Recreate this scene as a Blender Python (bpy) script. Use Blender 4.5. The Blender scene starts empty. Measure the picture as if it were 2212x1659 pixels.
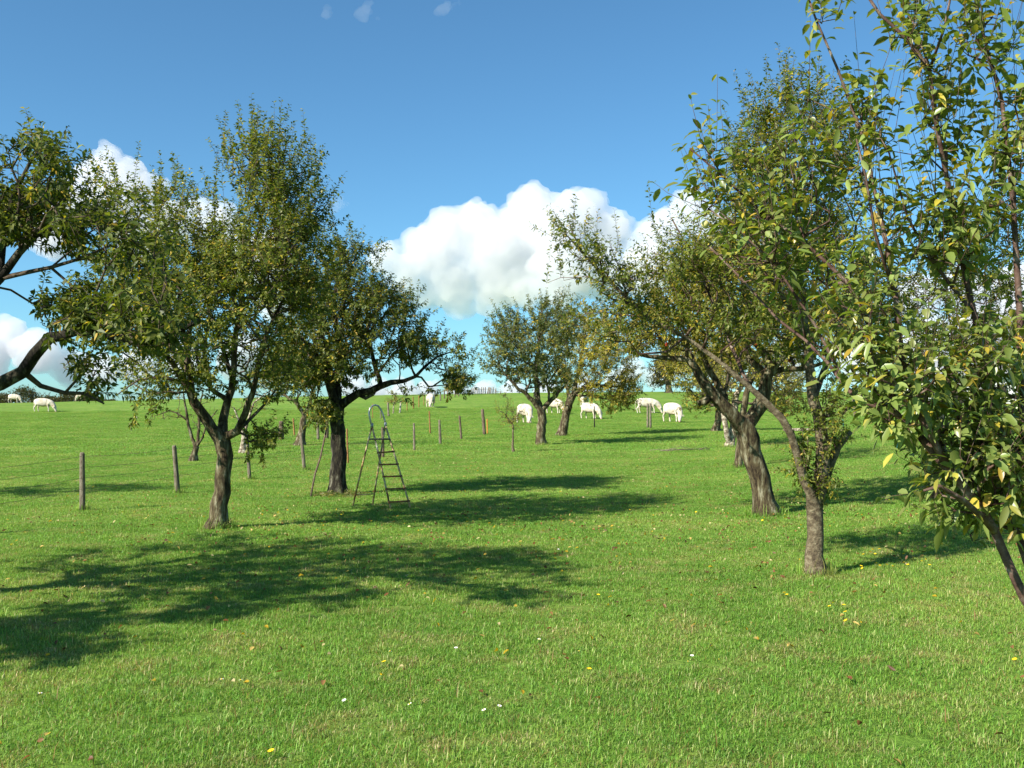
import bpy, bmesh, math, random
import numpy as np
from mathutils import Vector, Matrix, noise
SC = bpy.context.scene
COL = SC.collection
rng = np.random.default_rng(7)
random.seed(7)
# ------------------------------------------------------------------ camera
F_PX, CX, CY, HOR = 2250.0, 1106.0, 829.5, 885.0      # measured on the photo shown 2212 px wide
EYE = 1.75
PITCH = math.atan((HOR - CY) / F_PX)
cam_d = bpy.data.cameras.new('camera')
cam_d.sensor_width = 36.0
cam_d.lens = 36.0 * F_PX / 2212.0
cam_d.clip_end = 20000
cam_d.clip_start = 0.05
cam = bpy.data.objects.new('camera', cam_d)
COL.objects.link(cam)
cam.location = (0, 0, EYE)
cam.rotation_euler = (math.pi / 2 + PITCH, 0, 0)
SC.camera = cam
# ------------------------------------------------------------------ light
SUN_AZ = math.radians(36)       # direction the light travels, from +x towards +y
SUN_EL = math.radians(36)
sv = Vector((-math.cos(SUN_AZ) * math.cos(SUN_EL), -math.sin(SUN_AZ) * math.cos(SUN_EL), math.sin(SUN_EL)))
sun_d = bpy.data.lights.new('sun', 'SUN')
sun_d.energy = 4.8
sun_d.angle = math.radians(0.5)
sun_d.color = (1.0, 0.94, 0.84)
sun = bpy.data.objects.new('sun', sun_d)
COL.objects.link(sun)
sun.rotation_euler = sv.to_track_quat('Z', 'Y').to_euler()
W = bpy.data.worlds.new('World')
SC.world = W
W.use_nodes = True
wn = W.node_tree
wn.nodes.clear()
wo = wn.nodes.new('ShaderNodeOutputWorld')
wb = wn.nodes.new('ShaderNodeBackground')
sky = wn.nodes.new('ShaderNodeTexSky')
sky.sky_type = 'NISHITA'
sky.sun_disc = False
sky.sun_elevation = SUN_EL
sky.sun_rotation = math.atan2(sv.x, sv.y)
sky.air_density = 0.8
sky.dust_density = 0.5
sky.ozone_density = 2.5
wb.inputs['Strength'].default_value = 0.080
wm = wn.nodes.new('ShaderNodeMix'); wm.data_type = 'RGBA'; wm.blend_type = 'MULTIPLY'
wm.inputs[0].default_value = 1.0; wm.inputs[7].default_value = (.57, .92, 1.0, 1)      # clear autumn air: a touch more cyan
wn.links.new(sky.outputs[0], wm.inputs[6]); wn.links.new(wm.outputs[2], wb.inputs['Color'])
wn.links.new(wb.outputs[0], wo.inputs['Surface'])
SC.view_settings.view_transform = 'Standard'
SC.view_settings.look = 'None'
SC.view_settings.gamma = 1.0
SC.view_settings.use_curve_mapping = False
SC.view_settings.exposure = 1.12
SC.cycles.use_denoising = True
SC.cycles.max_bounces = 8
SC.cycles.transparent_max_bounces = 16
SC.cycles.use_adaptive_sampling = True

def P(px, py, Y):
    """point at depth Y (metres along +y) seen at pixel px, py of the 2212 px wide photo"""
    cp, sp = math.cos(PITCH), math.sin(PITCH)
    a, b = (px - CX) / F_PX, (CY - py) / F_PX
    d = (a, cp - b * sp, sp + b * cp)
    t = Y / d[1]
    return np.array((d[0] * t, Y, EYE + d[2] * t))
# ------------------------------------------------------------------ helpers
def tag(o, label=None, cat=None, group=None, kind=None):
    if label: o['label'] = label
    if cat: o['category'] = cat
    if group: o['group'] = group
    if kind: o['kind'] = kind
    return o

def empty(name, loc, label, cat, group=None):
    o = bpy.data.objects.new(name, None)
    COL.objects.link(o)
    o.location = [float(c) for c in loc]
    o.empty_display_size = 0.1
    return tag(o, label, cat, group)

def mesh_np(name, verts, faces, mat=None, parent=None, smooth=True, col=None, loc=None):
    """verts (N,3); faces: list of int arrays (k, n)"""
    me = bpy.data.meshes.new(name)
    verts = np.asarray(verts, dtype=np.float32)
    faces = [np.asarray(f, dtype=np.int32) for f in faces if len(f)]
    me.vertices.add(len(verts))
    me.vertices.foreach_set('co', verts.ravel())
    nl = sum(f.size for f in faces)
    nf = sum(len(f) for f in faces)
    me.loops.add(nl)
    me.loops.foreach_set('vertex_index', np.concatenate([f.ravel() for f in faces]))
    me.polygons.add(nf)
    tot = np.concatenate([np.full(len(f), f.shape[1], np.int32) for f in faces])
    st = np.concatenate([[0], np.cumsum(tot)[:-1]]).astype(np.int32)
    me.polygons.foreach_set('loop_start', st)
    me.polygons.foreach_set('loop_total', tot)
    me.polygons.foreach_set('use_smooth', np.full(nf, smooth, bool))
    me.update(calc_edges=True)
    if col is not None:
        a = me.color_attributes.new('tint', 'FLOAT_COLOR', 'POINT')
        c = np.ones((len(verts), 4), np.float32)
        c[:, :3] = col
        a.data.foreach_set('color', c.ravel())
    if mat: me.materials.append(mat)
    o = bpy.data.objects.new(name, me)
    COL.objects.link(o)
    if parent: o.parent = parent
    if loc is not None: o.location = [float(c) for c in loc]
    return o

class Geo:
    """collects tubes and boxes, builds one mesh"""
    def __init__(s): s.v = []; s.q = []; s.t = []; s.n = 0
    def add(s, v, q=None, t=None):
        if q is not None and len(q): s.q.append(np.asarray(q) + s.n)
        if t is not None and len(t): s.t.append(np.asarray(t) + s.n)
        s.v.append(np.asarray(v, float)); s.n += len(v)
    def tube(s, pts, rad, k=6, cap=True, rough=0.0, seed=0):
        pts = np.asarray(pts, float); n = len(pts)
        rad = np.full(n, rad, float) if np.isscalar(rad) else np.asarray(rad, float)
        tg = np.gradient(pts, axis=0)
        tg /= np.maximum(np.linalg.norm(tg, axis=1, keepdims=True), 1e-9)
        up = np.array((0, 0, 1.0)) if abs(tg[0][2]) < 0.9 else np.array((1.0, 0, 0))
        a = np.cross(tg[0], up); a /= np.linalg.norm(a)
        fr = []
        for i in range(n):
            a = a - tg[i] * np.dot(a, tg[i]); a /= max(np.linalg.norm(a), 1e-9)
            fr.append((a, np.cross(tg[i], a)))
        A = np.array([f[0] for f in fr]); B = np.array([f[1] for f in fr])
        th = np.arange(k) * 2 * math.pi / k
        rr = np.repeat(rad[:, None], k, 1)
        if rough > 0:
            r_ = np.random.default_rng(seed)
            ridge = r_.normal(size=k) * 0.6
            w = r_.normal(size=(n, k))
            if n > 3:
                w[1:-1] = (w[:-2] + w[1:-1] * 2 + w[2:]) / 4
            rr = rr * (1 + rough * (ridge[None] + w))
        v = pts[:, None] + rr[..., None] * (np.cos(th)[None, :, None] * A[:, None] + np.sin(th)[None, :, None] * B[:, None])
        v = v.reshape(-1, 3)
        i, j = np.meshgrid(np.arange(n - 1), np.arange(k), indexing='ij')
        j2 = (j + 1) % k
        q = np.stack([i * k + j, i * k + j2, (i + 1) * k + j2, (i + 1) * k + j], -1).reshape(-1, 4)
        t = []
        if cap:
            v = np.vstack([v, pts[:1], pts[-1:]])
            c0, c1 = n * k, n * k + 1
            for jj in range(k):
                t.append((c0, (jj + 1) % k, jj)); t.append((c1, (n - 1) * k + jj, (n - 1) * k + (jj + 1) % k))
        s.add(v, q, t)
    def box(s, c, size, rot=0.0, ax=None):
        x, y, z = [q / 2 for q in size]
        v = np.array([(a, b, d) for a in (-x, x) for b in (-y, y) for d in (-z, z)], float)
        if ax is None:
            cr, sr = math.cos(rot), math.sin(rot)
            ax = np.array(((cr, -sr, 0), (sr, cr, 0), (0, 0, 1)))
        v = v @ np.asarray(ax).T + np.asarray(c)
        s.add(v, [(0, 1, 3, 2), (4, 6, 7, 5), (0, 4, 5, 1), (2, 3, 7, 6), (0, 2, 6, 4), (1, 5, 7, 3)])
    def build(s, name, mat, parent=None, smooth=True, origin=None, col=None):
        v = np.vstack(s.v)
        if origin is not None: v = v - np.asarray(origin)
        f = []
        if s.q: f.append(np.vstack(s.q))
        if s.t: f.append(np.vstack(s.t))
        o = mesh_np(name, v, f, mat, parent, smooth, col)
        if origin is not None and parent is None: o.location = [float(c) for c in origin]
        return o

# ------------------------------------------------------------------ materials
def new_mat(name):
    m = bpy.data.materials.new(name); m.use_nodes = True
    nt = m.node_tree; nt.nodes.clear()
    out = nt.nodes.new('ShaderNodeOutputMaterial')
    return m, nt, out
def nd(nt, t, **kw):
    n = nt.nodes.new(t)
    for k, v in kw.items(): setattr(n, k, v)
    return n
def noise_tex(nt, scale, detail=4, rough=.6, vec=None, scalev=None):
    n = nd(nt, 'ShaderNodeTexNoise'); n.inputs['Scale'].default_value = scale
    n.inputs['Detail'].default_value = detail; n.inputs['Roughness'].default_value = rough
    if scalev is not None:
        mp = nd(nt, 'ShaderNodeMapping'); mp.inputs['Scale'].default_value = scalev
        nt.links.new(vec, mp.inputs[0]); vec = mp.outputs[0]
    if vec is not None: nt.links.new(vec, n.inputs['Vector'])
    return n
def ramp(nt, fac, stops):
    r = nd(nt, 'ShaderNodeValToRGB')
    el = r.color_ramp.elements
    while len(el) < len(stops): el.new(0.5)
    for e, (p, c) in zip(el, stops):
        e.position = p; e.color = (c[0], c[1], c[2], 1)
    nt.links.new(fac, r.inputs[0])
    return r
def mixc(nt, fac, a, b, mode='MIX'):
    m = nd(nt, 'ShaderNodeMix', data_type='RGBA', blend_type=mode)
    for s, v in ((0, fac), (6, a), (7, b)):
        if isinstance(v, (float, int)): m.inputs[s].default_value = v
        elif isinstance(v, tuple): m.inputs[s].default_value = (*v, 1)
        else: nt.links.new(v, m.inputs[s])
    return m.outputs[2]

def rough_mat(name, stops, scale=12, scalev=(1, 1, 1), rough=.9, bump=.4, bscale=40, spec=.2, metallic=0, coord='Object'):
    m, nt, out = new_mat(name)
    b = nd(nt, 'ShaderNodeBsdfPrincipled')
    tc = nd(nt, 'ShaderNodeTexCoord')
    n = noise_tex(nt, scale, 6, .65, tc.outputs[coord], scalev)
    r = ramp(nt, n.outputs['Fac'], stops)
    nt.links.new(r.outputs[0], b.inputs['Base Color'])
    b.inputs['Roughness'].default_value = rough
    b.inputs['Specular IOR Level'].default_value = spec
    b.inputs['Metallic'].default_value = metallic
    if bump:
        n2 = noise_tex(nt, bscale, 6, .7, tc.outputs[coord], scalev)
        bp = nd(nt, 'ShaderNodeBump'); bp.inputs['Strength'].default_value = bump; bp.inputs['Distance'].default_value = .035
        nt.links.new(n2.outputs['Fac'], bp.inputs['Height']); nt.links.new(bp.outputs[0], b.inputs['Normal'])
    nt.links.new(b.outputs[0], out.inputs[0])
    return m

def leaf_mat(name, transl=.42, rough=.48, spec=.3, tmul=(1.35, 1.4, .5)):
    m, nt, out = new_mat(name)
    at = nd(nt, 'ShaderNodeVertexColor', layer_name='tint')
    b = nd(nt, 'ShaderNodeBsdfPrincipled')
    nt.links.new(at.outputs[0], b.inputs['Base Color'])
    b.inputs['Roughness'].default_value = rough
    b.inputs['Specular IOR Level'].default_value = spec
    t = nd(nt, 'ShaderNodeBsdfTranslucent')
    nt.links.new(mixc(nt, 1.0, at.outputs[0], tmul, 'MULTIPLY'), t.inputs[0])
    mx = nd(nt, 'ShaderNodeMixShader'); mx.inputs[0].default_value = transl
    nt.links.new(b.outputs[0], mx.inputs[1]); nt.links.new(t.outputs[0], mx.inputs[2])
    nt.links.new(mx.outputs[0], out.inputs[0])
    return m

M = {}
M['bark'] = rough_mat('bark', [(.36, (.018, .012, .008)), (.46, (.065, .048, .026)), (.54, (.11, .092, .048)), (.66, (.27, .25, .17))], 13, (1, 1, .28), .95, 1.0, 30)
M['bark_dark'] = rough_mat('bark_dark', [(.36, (.008, .007, .006)), (.5, (.028, .023, .016)), (.57, (.06, .055, .035)), (.66, (.17, .16, .12))], 13, (1, 1, .35), .95, 1.0, 26)
M['bark_pale'] = rough_mat('bark_pale', [(.38, (.06, .045, .03)), (.5, (.26, .21, .15)), (.6, (.48, .43, .33))], 10, (1, 1, .9), .9, .8, 30)
M['bark_smooth'] = rough_mat('bark_smooth', [(.34, (.05, .037, .024)), (.5, (.12, .092, .055)), (.66, (.23, .195, .125))], 18, (1, 1, 1.1), .85, .7, 40)
M['twig'] = rough_mat('twig', [(.3, (.04, .027, .018)), (.7, (.13, .10, .07))], 20, (1, 1, 1), .9, .3, 60)
M['twig_purple'] = rough_mat('twig_purple', [(.35, (.05, .022, .018)), (.55, (.12, .075, .055)), (.7, (.26, .22, .18))], 14, (1, 1, 1), .7, .3, 60)
M['leaf'] = leaf_mat('leaf')
M['leaf_gloss'] = leaf_mat('leaf_gloss', .35, .36, .5)
M['wood_grey'] = rough_mat('wood_grey', [(.3, (.075, .058, .038)), (.5, (.17, .14, .10)), (.7, (.29, .26, .20))], 14, (3, 3, .5), .9, .7, 40)
M['wood_brown'] = rough_mat('wood_brown', [(.3, (.06, .04, .028)), (.5, (.13, .095, .065)), (.7, (.24, .19, .14))], 14, (3, 3, .5), .9, .7, 40)
M['wood_pale'] = rough_mat('wood_pale', [(.3, (.26, .22, .18)), (.5, (.42, .38, .32)), (.7, (.58, .54, .47))], 14, (3, 3, .5), .9, .6, 40)
M['rust'] = rough_mat('rust', [(.3, (.12, .05, .02)), (.5, (.25, .12, .045)), (.7, (.36, .22, .09))], 25, (1, 1, 1), .8, .4, 60)
M['rusty_paint'] = rough_mat('rusty_paint', [(.36, (.20, .10, .04)), (.47, (.38, .25, .11)), (.56, (.52, .43, .24)), (.66, (.62, .60, .44))], 9, (1, 1, .6), .7, .3, 50, .3)
M['grey_metal'] = rough_mat('grey_metal', [(.3, (.22, .25, .26)), (.7, (.48, .52, .53))], 12, (1, 1, 1), .4, .1, 50, .5, .6)
M['wire'] = rough_mat('wire', [(.3, (.07, .05, .035)), (.7, (.16, .13, .10))], 30, (1, 1, 1), .6, 0, 1, .4, .5)
M['orange_stake'] = rough_mat('orange_stake', [(.3, (.45, .16, .03)), (.7, (.60, .28, .06))], 10, (1, 1, 1), .6, .1)
M['teal_stake'] = rough_mat('teal_stake', [(.3, (.03, .14, .13)), (.7, (.06, .22, .20))], 10, (1, 1, 1), .5, .1)

M['apple_red'] = rough_mat('apple_red', [(.3, (.45, .03, .02)), (.7, (.55, .12, .04))], 20, (1, 1, 1), .35, 0, 1, .5)
M['plum_yellow'] = rough_mat('plum_yellow', [(.3, (.48, .42, .14)), (.7, (.58, .50, .20))], 30, (1, 1, 1), .5, 0, 1, .4)
# ------------------------------------------------------------------ terrain
_KY = np.array([-40, 0, 12, 18, 30, 43, 60, 83, 100, 112, 130, 150, 165, 185, 230, 330, 500, 3000], float)
_KZ = np.array([0, 0, 0, .01, .08, .28, .46, .85, 1.5, 2.05, 3.1, 4.1, 4.45, 4.2, 1.5, -4, -9, -9], float)
_LX = np.array([-400, -120, -73, -35, 0, 25, 60, 120, 400], float)
_LZ = np.array([.3, .5, .66, .86, 1, 1.05, 1.03, 1.0, .9], float)
def _smooth_interp(x, kx, kz):
    # smooth by averaging the piecewise-linear profile over a small window
    w = np.maximum(np.abs(x) * 0.05, 0.5)
    s = 0
    for o, k in ((-1.5, 1), (-.75, 2), (0, 3), (.75, 2), (1.5, 1)):
        s = s + k * np.interp(x + o * w, kx, kz)
    return s / 9
def terrain(x, y):
    x = np.asarray(x, float); y = np.asarray(y, float)
    z = _smooth_interp(y, _KY, _KZ)
    L = _smooth_interp(x, _LX, _LZ)
    z = np.where(z > 0, z * L, z)
    t = np.clip((x - 2.2) / 14, 0, 1)
    near = np.clip((70 - y) / 40, 0, 1) * np.clip((y - 4) / 6, 0, 1)
    z = z + near * 0.75 * t * t * (3 - 2 * t)
    amp = np.clip(y / 60, .25, 1.6)
    z = z + amp * (0.030 * np.sin(x * .37 + 1.3) * np.sin(y * .29 + .4) + 0.014 * np.sin(x * 1.1 + y * .5) + 0.008 * np.sin(y * 1.7 - x * .8 + 2))
    return z
def gz(x, y): return float(terrain(np.array([x]), np.array([y]))[0])
def G(px, py):
    """where the sight line through px, py meets the ground"""
    Y = np.concatenate([np.arange(3, 40, .02), np.arange(40, 170, .1)])
    p0, p1 = P(px, py, 1.0), P(px, py, 2.0)
    d = p1 - p0
    X = p0[0] + d[0] * (Y - 1); Z = p0[2] + d[2] * (Y - 1)
    h = Z - terrain(X, Y)
    k = np.nonzero(h < 0)[0]
    i = k[0] if len(k) else int(np.argmin(h))
    return np.array((X[i], Y[i], float(terrain(X[i:i + 1], Y[i:i + 1])[0])))
def on_ground(x, y): return np.array((x, y, gz(x, y)))

gx = np.concatenate([-np.geomspace(60, 900, 30)[::-1], np.linspace(-58, -16, 70), np.linspace(-15.7, 15.7, 160), np.linspace(16, 58, 70), np.geomspace(60, 900, 30)])
gy = np.concatenate([np.linspace(-60, 0, 20), np.linspace(.2, 40, 220), np.linspace(40.5, 200, 240), np.geomspace(202, 3000, 40)])
GX, GY = np.meshgrid(gx, gy)
GZ = terrain(GX, GY)
nx_, ny_ = len(gx), len(gy)
ii, jj = np.meshgrid(np.arange(ny_ - 1), np.arange(nx_ - 1), indexing='ij')
gf = np.stack([ii * nx_ + jj, ii * nx_ + jj + 1, (ii + 1) * nx_ + jj + 1, (ii + 1) * nx_ + jj], -1).reshape(-1, 4)

def turf_colour(nt, k=1.0):
    """colour of the turf at a world position, shared by the soil sheet and the blades"""
    g = nd(nt, 'ShaderNodeNewGeometry')
    n1 = noise_tex(nt, .35, 5, .6, g.outputs['Position'])
    n2 = noise_tex(nt, 1.7, 5, .65, g.outputs['Position'])
    c = ramp(nt, n1.outputs['Fac'], [(.3, (.088 * k, .180 * k, .022 * k)), (.5, (.118 * k, .214 * k, .030 * k)), (.7, (.172 * k, .250 * k, .046 * k))])
    dry = ramp(nt, n2.outputs['Fac'], [(.5, (0, 0, 0)), (.7, (1, 1, 1))])
    f = nd(nt, 'ShaderNodeMath', operation='MULTIPLY'); f.inputs[1].default_value = .5
    nt.links.new(dry.outputs[0], f.inputs[0])
    col = mixc(nt, f.outputs[0], c.outputs[0], (.26 * k, .225 * k, .085 * k))
    return g, col

gm, nt, out = new_mat('lawn_ground')
geo, col = turf_colour(nt, 1.1)
sep = nd(nt, 'ShaderNodeSeparateXYZ'); nt.links.new(geo.outputs['Position'], sep.inputs[0])
# darker tufts of the grazed pasture
n3 = noise_tex(nt, 1.3, 5, .7, geo.outputs['Position'], (1, .55, 1))
tuft = ramp(nt, n3.outputs['Fac'], [(.56, (1, 1, 1)), (.66, (.52, .66, .5))])
past = nd(nt, 'ShaderNodeMapRange'); past.inputs['From Min'].default_value = 28; past.inputs['From Max'].default_value = 60
nt.links.new(sep.outputs['Y'], past.inputs['Value'])
col = mixc(nt, past.outputs[0], col, mixc(nt, 1.0, col, tuft.outputs[0], 'MULTIPLY'))
n4 = noise_tex(nt, 22, 4, .8, geo.outputs['Position'])
fine = ramp(nt, n4.outputs['Fac'], [(.3, (.55, .6, .5)), (.7, (1.35, 1.3, 1.3))])
col = mixc(nt, 1.0, col, fine.outputs[0], 'MULTIPLY')
# bare soil patches
for (sx, sy, rx, ry, cc) in ((9.9, 37.5, 1.3, .9, (.25, .14, .075)), (-10.3, 44.5, 2.6, 1.0, (.16, .10, .05))):
    vm = nd(nt, 'ShaderNodeVectorMath', operation='SUBTRACT'); vm.inputs[1].default_value = (sx, sy, 0)
    nt.links.new(geo.outputs['Position'], vm.inputs[0])
    vs = nd(nt, 'ShaderNodeVectorMath', operation='MULTIPLY'); vs.inputs[1].default_value = (1 / rx, 1 / ry, 0)
    nt.links.new(vm.outputs[0], vs.inputs[0])
    vl = nd(nt, 'ShaderNodeVectorMath', operation='LENGTH'); nt.links.new(vs.outputs[0], vl.inputs[0])
    nz = noise_tex(nt, 1.8, 4, .7, geo.outputs['Position'])
    ad = nd(nt, 'ShaderNodeMath', operation='ADD'); nt.links.new(vl.outputs['Value'], ad.inputs[0]); nt.links.new(nz.outputs['Fac'], ad.inputs[1])
    mr = nd(nt, 'ShaderNodeMapRange'); mr.inputs['From Min'].default_value = 1.7; mr.inputs['From Max'].default_value = .95
    nt.links.new(ad.outputs[0], mr.inputs['Value'])
    col = mixc(nt, mr.outputs[0], col, cc)
b = nd(nt, 'ShaderNodeBsdfPrincipled'); b.inputs['Roughness'].default_value = .95; b.inputs['Specular IOR Level'].default_value = .1
nt.links.new(col, b.inputs['Base Color'])
n5 = noise_tex(nt, 9, 6, .75, geo.outputs['Position'])
bp = nd(nt, 'ShaderNodeBump'); bp.inputs['Strength'].default_value = .9; bp.inputs['Distance'].default_value = .06
nt.links.new(n5.outputs['Fac'], bp.inputs['Height']); nt.links.new(bp.outputs[0], b.inputs['Normal'])
nt.links.new(b.outputs[0], out.inputs[0])
ground = mesh_np('ground', np.stack([GX, GY, GZ], -1).reshape(-1, 3), [gf], gm)
tag(ground, kind='structure')
# ------------------------------------------------------------------ clouds
def cloud_mat(name, dens):
    m, nt, out = new_mat(name)
    v = nd(nt, 'ShaderNodeVolumePrincipled'); v.inputs['Color'].default_value = (.91, .90, .915, 1); v.inputs['Density'].default_value = dens
    nt.links.new(v.outputs[0], out.inputs['Volume'])
    return m
SC.cycles.volume_bounces = 10
SC.cycles.max_bounces = 12
CM = cloud_mat('cloud_dense', .02)
CT = cloud_mat('cloud_thin', .0032)
def cloud(label, lobes, Y, seed, mat, puffs=24, disp=1.0, vox=2.6):
    r = np.random.default_rng(seed)
    bm = bmesh.new(); s = Y / F_PX
    org = P(lobes[0][0], lobes[0][1], Y)
    def ball(c, rad, sub):
        bmesh.ops.create_icosphere(bm, subdivisions=sub, radius=1.0, matrix=Matrix.Translation(Vector(c - org)) @ Matrix.Diagonal((rad, rad, rad, 1)))
    for l in lobes:
        px, py, rp = l[:3]
        c = P(px, py, Y + r.uniform(-.5, .5) * rp * s); R = rp * s
        ball(c, R, 3)
        for k in range(puffs):
            v = r.normal(size=3); v /= np.linalg.norm(v)
            if v[1] > .3: v[1] *= -1
            q = r.uniform(.2, .45)
            ball(c + v * R * (1 - q * .5), R * q, 2)
    me = bpy.data.meshes.new('cloud'); bm.to_mesh(me); bm.free(); me.materials.append(mat)
    o = bpy.data.objects.new('cloud', me); COL.objects.link(o); o.location = org
    rm = o.modifiers.new('r', 'REMESH'); rm.mode = 'VOXEL'; rm.voxel_size = vox * s; rm.use_smooth_shade = True
    for sc_, st in ((46, 24), (18, 11)):
        t = bpy.data.textures.new('c', 'CLOUDS'); t.noise_scale = sc_ * s; t.noise_depth = 2
        dm = o.modifiers.new('d', 'DISPLACE'); dm.texture = t; dm.texture_coords = 'LOCAL'; dm.strength = st * s * disp; dm.mid_level = .5
    rm = o.modifiers.new('r2', 'REMESH'); rm.mode = 'VOXEL'; rm.voxel_size = vox * s; rm.use_smooth_shade = True
    return tag(o, label, 'cloud', 'clouds', 'structure')
cloud('large white cumulus cloud over the middle of the hill',
      [(835, 555, 38), (880, 590, 50), (930, 545, 62), (975, 505, 58), (1030, 495, 60), (1080, 530, 55), (1110, 490, 50), (1150, 455, 56), (1190, 500, 70), (1240, 460, 52), (1275, 445, 40), (1300, 510, 60),
       (1330, 490, 38), (1210, 590, 70), (1080, 600, 70), (980, 610, 60), (920, 630, 40), (990, 650, 34), (1050, 650, 34), (1130, 620, 50), (1400, 530, 45), (1440, 490, 45), (1490, 460, 50), (1540, 500, 50), (1590, 560, 45), (1400, 580, 60), (1500, 590, 60), (1300, 590, 60), (1060, 560, 60), (1130, 550, 62), (1010, 545, 50), (1010, 660, 26), (1060, 665, 20), (1170, 640, 26)], 2200, 3, CM)
cloud('white cumulus cloud behind the tall tree on the left', [(235, 350, 38), (200, 385, 40), (275, 385, 48), (325, 415, 40), (250, 440, 70), (150, 440, 50), (380, 480, 50), (440, 470, 40), (120, 500, 60), (320, 500, 70), (470, 500, 60), (560, 560, 60), (600, 640, 50)], 2300, 5, CM)
cloud('low pale cloud bank near the left horizon', [(20, 730, 45), (80, 760, 50), (-40, 770, 60), (150, 790, 40), (220, 800, 36), (300, 790, 40), (400, 780, 45), (520, 770, 50)], 2600, 7, CM)
cloud('thin low cloud along the horizon above the middle of the hill', [(820, 842, 26), (870, 850, 30), (925, 845, 26), (985, 852, 30), (1045, 848, 26), (1110, 850, 30), (1180, 845, 30), (1260, 838, 28), (760, 830, 30)], 3200, 21, CM)
cloud('low pale cloud bank above the hill on the right', [(1370, 800, 30), (1410, 815, 26), (1330, 820, 22), (1450, 790, 30), (1540, 790, 40), (1700, 780, 50), (1860, 770, 55), (2000, 740, 60), (2120, 700, 70), (2200, 640, 70), (1980, 640, 50), (2080, 620, 50)], 2600, 9, CM)
cloud('small soft cloud beside the tall left tree', [(735, 438, 15), (722, 445, 14), (748, 440, 10)], 2200, 13, CT, 12, .8, 1.5)
cloud('thin wisp of cloud at the top, second from the left', [(797, 18, 14), (785, 35, 10), (815, 40, 8), (805, 8, 9)], 2200, 15, CT, 12, 1.2, 1.2)
cloud('thin wisp of cloud at the top, leftmost', [(711, 27, 10), (706, 20, 7)], 2200, 17, CT, 12, 1.2, 1.2)
cloud('thin wisp of cloud at the top middle', [(970, 14, 12), (990, 8, 10), (955, 20, 8)], 2200, 19, CT, 12, 1.2, 1.2)
# ------------------------------------------------------------------ grass
grm, nt, out = new_mat('grass_blades')
geo, col = turf_colour(nt, 1.48)
at = nd(nt, 'ShaderNodeVertexColor', layer_name='tint')
col = mixc(nt, 1.0, col, at.outputs[0], 'MULTIPLY')
b = nd(nt, 'ShaderNodeBsdfPrincipled'); b.inputs['Roughness'].default_value = .5; b.inputs['Specular IOR Level'].default_value = .3
nt.links.new(col, b.inputs['Base Color'])
t = nd(nt, 'ShaderNodeBsdfTranslucent'); nt.links.new(mixc(nt, 1.0, col, (1.3, 1.3, .7), 'MULTIPLY'), t.inputs[0])
mx = nd(nt, 'ShaderNodeMixShader'); mx.inputs[0].default_value = .4
nt.links.new(b.outputs[0], mx.inputs[1]); nt.links.new(t.outputs[0], mx.inputs[2]); nt.links.new(mx.outputs[0], out.inputs[0])

def blades(r, n, size, h, w, lean, pale=.04):
    p = r.uniform(-size / 2, size / 2, (n, 2))
    a = r.uniform(0, 2 * math.pi, n)
    d = np.stack([np.cos(a), np.sin(a)], 1)
    s = np.stack([-np.sin(a), np.cos(a)], 1)
    H = h * np.clip(r.lognormal(0, .35, n), .4, 2.6)
    L = H * np.abs(r.normal(lean, lean * .6, n))
    Wd = w * r.uniform(.6, 1.3, n)
    H2 = H / np.sqrt(1 + (L / H) ** 2)
    v = np.zeros((n, 5, 3))
    v[:, 0, :2] = p - s * Wd[:, None] / 2; v[:, 1, :2] = p + s * Wd[:, None] / 2
    v[:, 0:2, 2] = -.012
    m = p + d * (L * .35)[:, None]
    v[:, 2, :2] = m + s * Wd[:, None] * .4; v[:, 3, :2] = m - s * Wd[:, None] * .4
    v[:, 2:4, 2] = (H2 * .62)[:, None]
    v[:, 4, :2] = p + d * L[:, None]; v[:, 4, 2] = H2
    base = (np.arange(n) * 5)[:, None]
    q = base + np.array([[0, 1, 2, 3]]); tr = base + np.array([[3, 2, 4]])
    c = np.ones((n, 3)) * r.uniform(.55, 1.45, (n, 1)) + r.normal(0, .09, (n, 3)) * np.array((1.4, .6, .8))
    brown = r.random(n) < .05; c[brown] = np.array((1.5, .55, 1.2)) * r.uniform(.6, 1.1, (brown.sum(), 1))
    dry = r.random(n) < pale
    c[dry] = np.array((2.6, 1.55, 4.0)) * r.uniform(.7, 1.2, (dry.sum(), 1))
    c = np.clip(c, .2, 5)
    return v.reshape(-1, 3), q, tr, np.repeat(c, 5, 0)

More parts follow.
